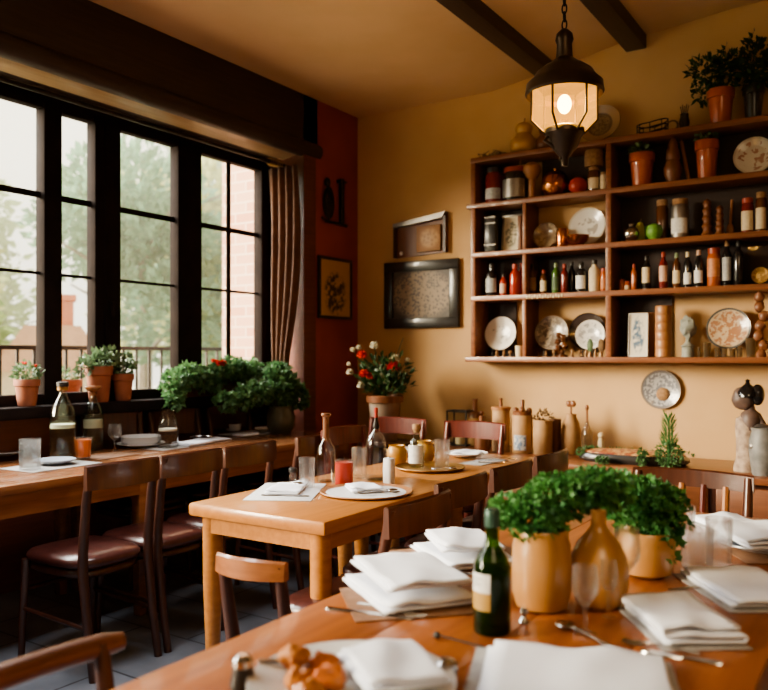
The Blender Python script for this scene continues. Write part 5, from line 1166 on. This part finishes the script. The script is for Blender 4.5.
def tanpot(label, u, v, wpx, hpx, prof, clouds, Lf, seed, hgt=None):
    x, y, z = T(u, v); k = scale(u, v); r = wpx * k / 2; h = hpx * k
    t = thing('parsley_pot', label, 'plant', (x, y + r * .4, z), 0, 'parsley in tan ceramic pots'); bm = NB(); lathe(bm, [(a * r, b * h) for a, b in prof], 36); obj('pot', bm, M['tan'], t)
    bm = NB(); lathe(bm, [(0, h * .9), (r * .85, h * .9)], 20); obj('soil', bm, M['soil'], t)
    bm = NB(); tips = []
    for i, (c, rr, n) in enumerate(clouds):
        foliage(bm, (c[0], c[1], h + c[2]), rr, n, Lf, seed + i, tri=3, W=.6); tips += [(c[0], c[1], h + c[2]), (c[0] + rr[0] * .5, c[1], h + c[2] + rr[2] * .4)]
    obj('foliage', bm, M['parsley'], t, 180); bm = NB(); stems(bm, (0, 0, h * .9), tips, .003, seed); obj('stems', bm, M['parsley'], t)
    return t
TP = [(0, 0), (.72, 0), (.86, .03), (.98, .2), (1.0, .5), (.96, .78), (.88, .9), (.90, .97), (.86, 1.0), (.80, .97), (.80, .9), (0, .88)]
tanpot('tall tan ceramic pot of parsley beside the green bottle', 537, 610, 60, 80, TP, [((-.02, 0, .02), (.075, .07, .045), 300), ((-.075, -.01, .03), (.04, .05, .035), 90), ((.0, .10, .05), (.08, .06, .05), 320), ((.06, .19, .062), (.08, .06, .048), 280)], .020, 80)
tanpot('low round tan pot of parsley behind the wine glass', 643, 578, 58, 46, [(0, 0), (.6, 0), (.85, .1), (1.0, .5), (1.0, .75), (.93, .96), (.9, 1.0), (.84, .97), (.84, .9), (0, .88)], [((-.03, .02, .05), (.085, .08, .06), 420), ((.035, .03, .03), (.055, .06, .05), 200), ((.045, .0, -.03), (.035, .04, .035), 110), ((-.09, .10, .065), (.08, .07, .055), 300), ((-.03, .04, .088), (.08, .07, .035), 170), ((.0, .05, .07), (.08, .08, .045), 180)], .021, 90)
x, y, z = T(594, 600); k = scale(594, 600); r, h = 29 * k, 93 * k
t = thing('gourd_vase', 'tan gourd-shaped vase with narrow neck between the parsley pots', 'vase', (x + .02, y - .03, z)); bm = NB()
lathe(bm, [(0, 0), (r * .62, 0), (r * .75, .006), (r * .97, h * .22), (r, h * .36), (r * .92, h * .52), (r * .7, h * .66), (r * .42, h * .76), (r * .27, h * .83), (r * .24, h * .95), (r * .27, h * .97), (r * .26, h), (r * .17, h), (r * .15, h * .9), (0, h * .88)], 40); obj('body', bm, M['tan'], t)
wineglass('clear wine glass standing beside the tan gourd vase', 627, 602, .030, .165)
wineglass('clear wine glass in front of the tall tan pot, over the cutlery', 585, 634, .027, .135)
wineglass('slim wine glass between the gourd vase and the napkins', 609, 617, .019, .12)
tumbler('straight tumbler taller than its neighbour, beside the plated napkins', 719, 566, .034, .125, None, taper=.92)
tumbler('wide tumbler beside the low parsley pot', 697, 566, .042, .098, None, taper=.92)
tumbler('stubby tumbler just showing behind the parsley leaves', 684, 533, .035, .085, M['water'], .3)
# settings on the far right
def setting(label, u, v, w, l, rz, mat, layers, seed, gap=.008, plateR=None, dz=0):
    x, y, z = T(u, v); placemat('mat under ' + label, x, y, w * 1.15, l * 1.12, rz, mat)
    zz = z + .0035
    if plateR: plate('plate under ' + label, (x, y, zz), plateR, M['bluechina']); zz += .0285
    folded('napkin', label, (x, y, zz), w, l, layers, rz, gap, seed); return x, y, zz
setting('wide folded napkin at the end of the large table by the tumblers', 762, 551, .18, .26, .55, M['matbrown'], 5, 41, .008, .125)
setting('white napkin beyond the tumblers near the slatted chair', 735, 529, .16, .24, .7, M['matgrey'], 4, 43)
x, y, zz = setting('creased white napkin on the grey mat below the tumblers', 745, 592, .19, .27, .62, M['matgrey'], 4, 45, .009)
cutlery('fork', 'fork beside the creased napkin below the tumblers', *T(668, 590)[:2], ZTAB, .62, .16)
x, y, zz = setting('neatly folded white napkin with thick fold beside the knife and fork', 680, 628, .15, .225, .62, M['matgrey'], 5, 47, .010)
def cut2(kind, label, u0, v0, u1, v1, z=ZTAB):
    a, b = T(u0, v0), T(u1, v1); return cutlery(kind, label, a[0], a[1], z, math.atan2(b[1] - a[1], b[0] - a[0]), math.hypot(b[0] - a[0], b[1] - a[1]))
cut2('knife', 'knife below the neatly folded napkin', 722, 665, 640, 652); cut2('fork', 'fork below the neatly folded napkin', 700, 655, 622, 643)
cutlery('spoon', 'spoon lying under the clear wine glasses', *T(612, 648)[:2], ZTAB, PI - .5, .15)
x, y, zz = setting('big white napkin spread at the bottom edge of the photo', 572, 694, .30, .30, .35, M['matgrey'], 3, 49, .008)
# near plate with food
x, y, z = T(352, 694); pl = plate('white plate of roast vegetables and a crumpled napkin, cut off by the photo edge', (x, y, z), .17)
zz = z + .012
folded('napkin', 'crumpled white napkin on the plate of roast vegetables', (x + .04, y + .05, zz + .016), .13, .17, 4, .9, .009, 52)
M['roast'] = pm('roast_potato', (.50, .20, .045), (.36, .11, .025), scale=25, rough=.45, coat=.3); M['carrot'] = pm('roast_carrot', (.52, .15, .025), (.4, .1, .02), scale=25, rough=.45, coat=.3)
for i, (dx, dy, rr, m_, l) in enumerate(((-.105, -.02, .024, 'roast', 'roast potato at the rim of the near plate'), (-.07, .015, .026, 'carrot', 'orange carrot chunk between roast potatoes on the near plate'), (-.075, -.045, .023, 'roast', 'roast potato next to the carrot chunk on the near plate'), (-.03, -.02, .026, 'carrot', 'orange carrot chunk touching the crumpled napkin on the near plate'), (-.03, -.075, .022, 'roast', 'browned roast potato lowest on the near plate'))):
    bm = NB(); ball(bm, (0, 0, rr * .8), (rr * 1.15, rr, rr * .8), 18, 12, .35, i * 3); single('roast_potato' if m_ == 'roast' else 'carrot_chunk', l, 'food', bm, M[m_], (x + dx, y + dy, zz - .006 + .02 * (math.hypot(dx, dy) > .09)), (0, 0, i), 'roast vegetables on the near plate')
cutlery('knife', 'steel knife resting across the rim of the plate of roast vegetables', x - .17, y - .035, z + .028, .55, .2)
t = thing('pepper_mill', 'short dark pepper pot lying at the rim of the plate of roast vegetables', 'pepper pot', (T(243, 690)[0], T(243, 690)[1], z)); bm = NB(); lathe(bm, [(0, 0), (.02, 0), (.022, .01), (.016, .04), (0, .04)], 20); obj('body', bm, M['capblack'], t); bm = NB(); lathe(bm, [(0, .04), (.017, .04), (.017, .05), (.01, .058), (0, .058)], 18); obj('cap', bm, M['steel'], t)
t = thing('shaker', 'small steel-capped shaker standing alone in front of the green bottle', 'shaker', T(446, 681)); bm = NB(); lathe(bm, [(0, 0), (.0175, 0), (.019, .006), (.019, .022), (0, .022)], 24); obj('body', bm, M['capblack'], t); bm = NB(); lathe(bm, [(0, .022), (.0195, .022), (.0195, .03), (.013, .036), (0, .037)], 24); obj('cap', bm, M['steel'], t)
bm = NB(); ball(bm, (0, 0, .007), (.008, .007, .007), 12, 8); tube(bm, [(.006, 0, .008), (.10, .01, .004)], .0016, 6); single('olive_pick', 'dark olive on a thin pick lying on the large table', 'olive', bm, M['winedark'] if False else M['capblack'], T(437, 639), (0, 0, -.1))
bm = NB(); lathe(bm, [(0, 0), (.012, 0), (.009, .004), (.004, .012), (.009, .02), (.007, .03), (0, .032)], 16); single('glass_stopper', 'small clear glass stopper under the tall tan pot', 'stopper', bm, M['steel'], T(524, 622))

# ================================================================== SIDEBOARD WARES
def S(u, Y): return (wx(u, Y), Y, ZC + .0005)
def sh_(u, v, Y): return wz(u, v, Y) - ZC
Y0 = 4.86
def canister(label, u0, u1, v, Y, mat, extras):
    a, b = wx(u0, Y), wx(u1, Y); r = (b - a) / 2; h = sh_((u0 + u1) / 2, v, Y); t = thing('canister', label, 'canister', ((a + b) / 2, Y, ZC + .0005), 0, 'tan canisters on the sideboard')
    bm = NB(); lathe(bm, [(0, 0), (r * .97, 0), (r, .005), (r, h - .004), (r * .97, h), (r * .9, h), (r * .88, h - .03), (0, h - .03)], 30); obj('body', bm, mat, t); extras(t, r, h); return t
def ex1(t, r, h):
    bm = NB(); lathe(bm, [(0, h), (r * 1.1, h), (r * 1.12, h + .018), (r * .9, h + .024), (0, h + .024)], 26); obj('lid', bm, M['woodlt'], t); bm = NB(); lathe(bm, [(0, h + .024), (.012, h + .024), (.01, h + .06), (.014, h + .075), (0, h + .08)], 12); obj('knob', bm, M['woodmid'], t)
canister('tall slim tan canister with turned wooden lid on the sideboard', 493, 509, 410, Y0, M['kraft'], ex1)
def ex2(t, r, h):
    bm = NB(); lathe(bm, [(0, h - .02), (r * .9, h - .02), (r * .95, h + .02), (r * .5, h + .03), (0, h + .03)], 22); l_ = obj('lid', bm, M['woodmid'], t)
    for bx3 in ((-r * .7, 0, h + .03), (r * .7, 0, h + .03), (r * .2, -r * .6, h + .035)): b3 = NB(); ball(b3, bx3, .02, 10, 8); obj('knob', b3, M['woodmid'], l_)
    bm = NB(); lathe(bm, [(0, h + .03), (.018, h + .03), (.013, h + .05), (.015, h + .085), (.01, h + .1), (0, h + .1)], 14); obj('grinder_knob', bm, M['woodmid'], t)
    bm = NB(); lathe(bm, [(r * 1.01, .02), (r * 1.01, h * .48)], 16, a0=-PI / 2 - .55, a1=-PI / 2 + .75); obj('paper_label', bm, pm('blue_white_label', (.62, .62, .62), (.2, .27, .4), scale=50, lo=.45, hi=.55), t)
canister('wide tan canister with blue and white label and a wooden grinder lid', 513, 532, 415, Y0, M['kraft'], ex2)
def ex3(t, r, h):
    bm = NB(); foliage(bm, (0, 0, h + .015), (r * .9, r * .9, .035), 60, .03, 4); obj('dried_filling', bm, M['drysprig'], t, 180)
canister('open tan canister filled with dried herbs on the sideboard', 534, 552, 420, Y0, M['kraft'], ex3)
canister('brown canister in shadow behind the open tan canister', 550, 561, 419, 4.98, M['woodmid'], lambda t, r, h: None)
x, y, z = S(471, 4.95); t = thing('wire_lantern', 'small dark wire-framed glass lantern box at the end of the sideboard', 'lantern', (wx(460, 4.98), 4.98, z)); w = (wx(470, 4.98) - wx(451, 4.98)) / 2; h = sh_(460, 411, 4.98)
bm = NB()
for a in (-w, w):
    for b in (-w * .7, w * .7): tube(bm, [(a, b, 0), (a, b, h)], .007, 6)
for q in (.01, h):
    tube(bm, [(-w, -w * .7, q), (w, -w * .7, q), (w, w * .7, q), (-w, w * .7, q)], .006, 6, closed=True)
obj('wire_frame', bm, M['iron'], t); bm = NB(); box(bm, -w * .96, w * .96, -w * .64, w * .64, .01, h - .01); obj('glass_box', bm, M['glassg'], t)
bm = NB(); lathe(bm, [(0, .01), (.035, .01), (.035, h * .55), (0, h * .55)], 16); obj('candle', bm, M['cream'], t)
t = thing('pepper_grinder', 'wooden pepper grinder with tall knob behind the wire lantern', 'grinder', S(475, 5.05)); h = sh_(475, 399, 5.05)
bm = NB(); lathe(bm, [(0, 0), (.055, 0), (.06, .02), (.06, h * .55), (.045, h * .6), (0, h * .6)], 22); obj('body', bm, M['kraft'], t); bm = NB(); lathe(bm, [(0, h * .6), (.05, h * .6), (.045, h * .68), (.02, h * .74), (.016, h * .95), (.02, h), (0, h)], 18); ball(bm, (-.045, 0, h * .72), .018, 10, 8); ball(bm, (.05, 0, h * .7), .018, 10, 8); obj('knob', bm, M['woodmid'], t)
t = thing('stoneware_bottle', 'brown stoneware bottle in front of the tall slim canister', 'bottle', S(482, 4.72)); h = sh_(482, 416, 4.72)
bm = NB(); lathe(bm, [(0, 0), (.045, 0), (.05, .02), (.05, h * .5), (.035, h * .66), (.018, h * .75), (.02, h), (0, h)], 22); obj('body', bm, M['woodmid'], t)
t = thing('clay_jug', 'tan clay bottle with a heart-shaped wooden stopper on the sideboard', 'jug', S(571, 4.98)); h = sh_(571, 414, 4.98)
bm = NB(); lathe(bm, [(0, 0), (.055, 0), (.062, .02), (.06, h * .6), (.05, h * .8), (.035, h * .92), (.036, h), (0, h)], 24); obj('body', bm, M['kraft'], t); bm = NB(); tube(bm, [(0, 0, h), (0, 0, h + .05)], .007, 8); ball(bm, (-.014, 0, h + .065), (.02, .01, .022), 12, 8); ball(bm, (.014, 0, h + .065), (.02, .01, .022), 12, 8); obj('stopper', bm, M['woodmid'], t)
t = thing('slim_bottle', 'slim smoky glass bottle with long wooden stopper on the sideboard', 'bottle', S(587, 4.95)); h = sh_(587, 422, 4.95)
bm = NB(); lathe(bm, [(0, 0), (.03, 0), (.033, .01), (.033, h * .7), (.012, h * .95), (.012, h), (0, h)], 20); obj('body', bm, M['crystal'], t); bm = NB(); tube(bm, [(0, 0, h * .8), (0, 0, h + .08)], .007, 8); ball(bm, (0, 0, h + .09), (.013, .013, .02), 10, 8); obj('stopper', bm, M['woodmid'], t)
t = thing('wooden_peg_doll', 'tiny cream peg figure behind the food platter', 'ornament', S(601, 4.98)); bm = NB(); lathe(bm, [(0, 0), (.022, 0), (.02, .09), (.012, .11), (0, .11)], 14); ball(bm, (0, 0, .125), .02, 12, 8); obj('body', bm, M['cream'], t)
# platter
ax, bx_ = wx(579, 4.74), wx(688, 4.74); t = thing('food_platter', 'long dark platter of gratin edged with green herbs on the sideboard', 'platter', ((ax + bx_) / 2, 4.77, ZC + .0005)); w = (bx_ - ax) / 2
bm = NB(); slab(bm, w, .13, 0, .05, 0, p=3.0); 
obj('dish', bm, M['blacklab'], t)
bm = NB(); slab(bm, w * .93, .115, .048, .062, .012, p=3.0); obj('gratin', bm, pm('baked_gratin', (.55, .32, .14), (.25, .05, .02), scale=30, rough=.4, bump=.4, lo=.42, hi=.6), t)
bm = NB()
for k in range(16): foliage(bm, (-w * .95 + 1.9 * w * k / 15, .105, .056), (.03, .012, .010), 8, .016, k, 3)
obj('herb_garnish', bm, M['fern'], t, 180)
bm = NB()
for k in range(3): foliage(bm, (-w * .92 + .02 * k, -.06 + .04 * k, .05), (.03, .03, .025), 45, .018, 40 + k, 3)
obj('herb_garnish', bm, M['fern'], t, 180)
t = thing('herb_sprig', 'small bunch of green herbs lying in front of the food platter', 'herbs', S(602, 4.58)); bm = NB(); foliage(bm, (0, 0, .022), (.035, .03, .02), 90, .018, 55, 3); obj('foliage', bm, M['fern'], t, 180)
t = thing('herb_sprig', 'single upright herb stalk before the round spiky plant', 'herbs', S(642, 4.6)); bm = NB(); foliage(bm, (0, 0, .05), (.028, .026, .045), 110, .018, 56, 3); obj('foliage', bm, M['fern'], t, 180)
t = thing('spiky_plant', 'round green plant with pine-like spiky top on the sideboard', 'plant', S(669, 4.62)); bm = NB(); foliage(bm, (0, 0, .075), (.07, .07, .068), 500, .02, 57, 1, fill=.3); obj('round_base', bm, M['fern'], t, 180)
bm = NB(); rnd = random.Random(3)
for k in range(150):
    z = rnd.uniform(.10, .27); a = rnd.uniform(0, 2 * PI); rr = (.29 - z) * .28
    leaf(bm, Vector((rr * .4 * math.cos(a), rr * .4 * math.sin(a), z)), (math.cos(a) * .5, math.sin(a) * .5, .9), .075, .006, rnd)
tube(bm, [(0, 0, 0), (0, 0, .3)], [.012, .003], 6); obj('spiky_top', bm, M['pine'], t, 180)
# figurine
FXp, FYp = wx(746, 4.72), 4.72; t = thing('carved_figurine', 'tall carved figurine of a robed woman with dark head and topknot on the sideboard', 'figurine', (FXp, FYp, ZC + .0005)); H_ = sh_(746, 379, 4.72)
M['darkstatue'] = pm('dark_carved_wood', (.075, .05, .045), (.12, .075, .06), scale=18, rough=.5); M['robe'] = pm('pale_patterned_robe', (.45, .34, .25), (.22, .15, .11), scale=24, rough=.7, bump=.2)
bm = NB(); vs = lathe(bm, [(0, 0), (.062, 0), (.064, .02), (.052, H_ * .15), (.05, H_ * .35), (.058, H_ * .48), (.05, H_ * .57), (.03, H_ * .6), (0, H_ * .6)], 24)
for v in vs: v.co.y *= .75; v.co.x *= 1 + .1 * noise.noise(v.co * 20)
obj('robe', bm, M['robe'], t)
bm = NB()
vs = lathe(bm, [(0, H_ * .42), (.045, H_ * .45), (.056, H_ * .56), (.048, H_ * .63), (.024, H_ * .67), (.020, H_ * .72), (0, H_ * .72)], 20, Matrix.Translation((.022, .006, 0)))
tube(bm, [(.055, 0, H_ * .62), (.095, -.005, H_ * .48), (.085, -.02, H_ * .34), (.05, -.045, H_ * .30)], [.018, .016, .013, .010], 10)
vs = ball(bm, (-.012, 0, H_ * .785), (.052, .045, .066), 22, 16, .12, 2)
bmesh.ops.rotate(bm, cent=(-.012, 0, H_ * .785), matrix=Matrix.Rotation(-.5, 3, 'Y'), verts=vs)
for v in vs:
    if v.co.x < -.02: v.co.x -= .012 * math.exp(-((v.co.z - H_ * .76) / .02) ** 2) + .01 * math.exp(-((v.co.z - H_ * .70) / .015) ** 2)
ball(bm, (-.045, -.028, H_ * .8), (.010, .006, .006), 8, 6); ball(bm, (-.045, .028, H_ * .8), (.010, .006, .006), 8, 6)
obj('body', bm, M['darkstatue'], t)
bm = NB(); vs = ball(bm, (.058, .0, H_ * .83), (.036, .036, .058), 16, 12); lathe(bm, [(.058, H_ * .81), (.056, H_ * .86), (.035, H_ * .91), (.014, H_ * .945), (.010, H_ * .97), (.014, H_ * .985), (0, H_)], 18, Matrix.Translation((.008, 0, 0))); obj('headdress', bm, M['bdark'], t)
t = thing('grey_pitcher', 'grey stoneware pitcher partly cut off beside the carved figurine', 'pitcher', S(763, 4.62)); h = sh_(763, 428, 4.62)
bm = NB(); lathe(bm, [(0, 0), (.05, 0), (.055, .015), (.07, h * .5), (.068, h * .75), (.055, h * .92), (.06, h), (.053, h), (.05, h * .9), (0, h * .85)], 26); obj('body', bm, pm('grey_stoneware', (.22, .21, .2), (.14, .135, .13), scale=20, rough=.5, bump=.15), t); bm = NB(); tube(bm, [(.06, 0, h * .85), (.11, 0, h * .8), (.115, 0, h * .5), (.07, 0, h * .35)], .009, 8); obj('handle', bm, M['pewter'], t)
bm = NB(); ball(bm, (-.045, -.045, h * .62), (.016, .01, .016), 10, 8); obj('emblem', bm, M['pewter'], t); bm = NB(); lathe(bm, [(0, h), (.045, h + .005), (.03, h + .018), (0, h + .022)], 18); obj('lid', bm, M['pewter'], t)

# ================================================================== BIG FLOWER POT IN THE CORNER
t = thing('flower_pot', 'big two-tone flower pot with red and cream flowers in the corner', 'plant', (FX, FY, .7005)); kf = dep(377, FY) / F; r = 17 * kf; h = 1.3 - 40 * dep(377, FY) / F - .7
bm = NB(); lathe(bm, [(0, 0), (r * .68, 0), (r * .72, .01), (r * .95, h * .86), (0, h * .86)], 32); obj('pot', bm, pm('grey_brown_clay', (.34, .27, .21), (.22, .12, .08), scale=3, rough=.7), t)
bm = NB(); lathe(bm, [(r * .95, h * .84), (r * 1.08, h * .85), (r * 1.09, h * .98), (r * 1.02, h), (r * .92, h), (r * .9, h * .86), (0, h * .9)], 32); obj('rim', bm, M['woodmid'], t)
bm = NB()
for c, rr, n in (((0, 0, h + .07), (.17, .13, .09), 260), ((0, 0, h + .18), (.18, .13, .10), 150), ((-.10, 0, h + .10), (.10, .09, .08), 90)): foliage(bm, c, rr, n, .06, n, 1, W=.4, lean=(0, 0, .9))
obj('foliage', bm, M['dkgreen'], t, 180)
fl = []
def flo(u, v, rr, mat, n=26, nm='flower'):
    dx = (u - 377) * kf; z = EYE + (HZ - v) * kf - .7; dxw, dyw = dx * CS, dx * SN; p = Vector((dxw, dyw - .05, z))
    bm = NB(); rd = random.Random(u)
    for q in range(n): 
        a = q * 2.4; e = -.6 + 1.9 * q / n; leaf(bm, p, (math.cos(a) * math.cos(e), math.sin(a) * math.cos(e), math.sin(e)), rr, rr * .8, rd)
    obj(nm, bm, M[mat], t, 180); fl.append(p)
for a in ((389, 367, .055, 'petalred'), (358, 355, .042, 'petalred'), (360, 374, .042, 'petalred'), (366, 376, .034, 'petalred'), (370, 346, .036, 'petalwhite'), (391, 359, .038, 'petalwhite'), (346, 372, .03, 'petalwhite'), (357, 385, .034, 'petalwhite'), (349, 350, .024, 'petalwhite'), (355, 348, .024, 'petalwhite'), (378, 376, .026, 'petalwhite'), (403, 360, .02, 'petalwhite'), (345, 364, .018, 'petalwhite'), (382, 382, .03, 'petalwhite')): flo(*a)
bm = NB(); stems(bm, (0, 0, h * .9), fl + [Vector(((395 - 377) * kf * CS, (395 - 377) * kf * SN, EYE + (HZ - 338) * kf - .7))], .0045, 8); obj('stems', bm, M['dkgreen'], t)
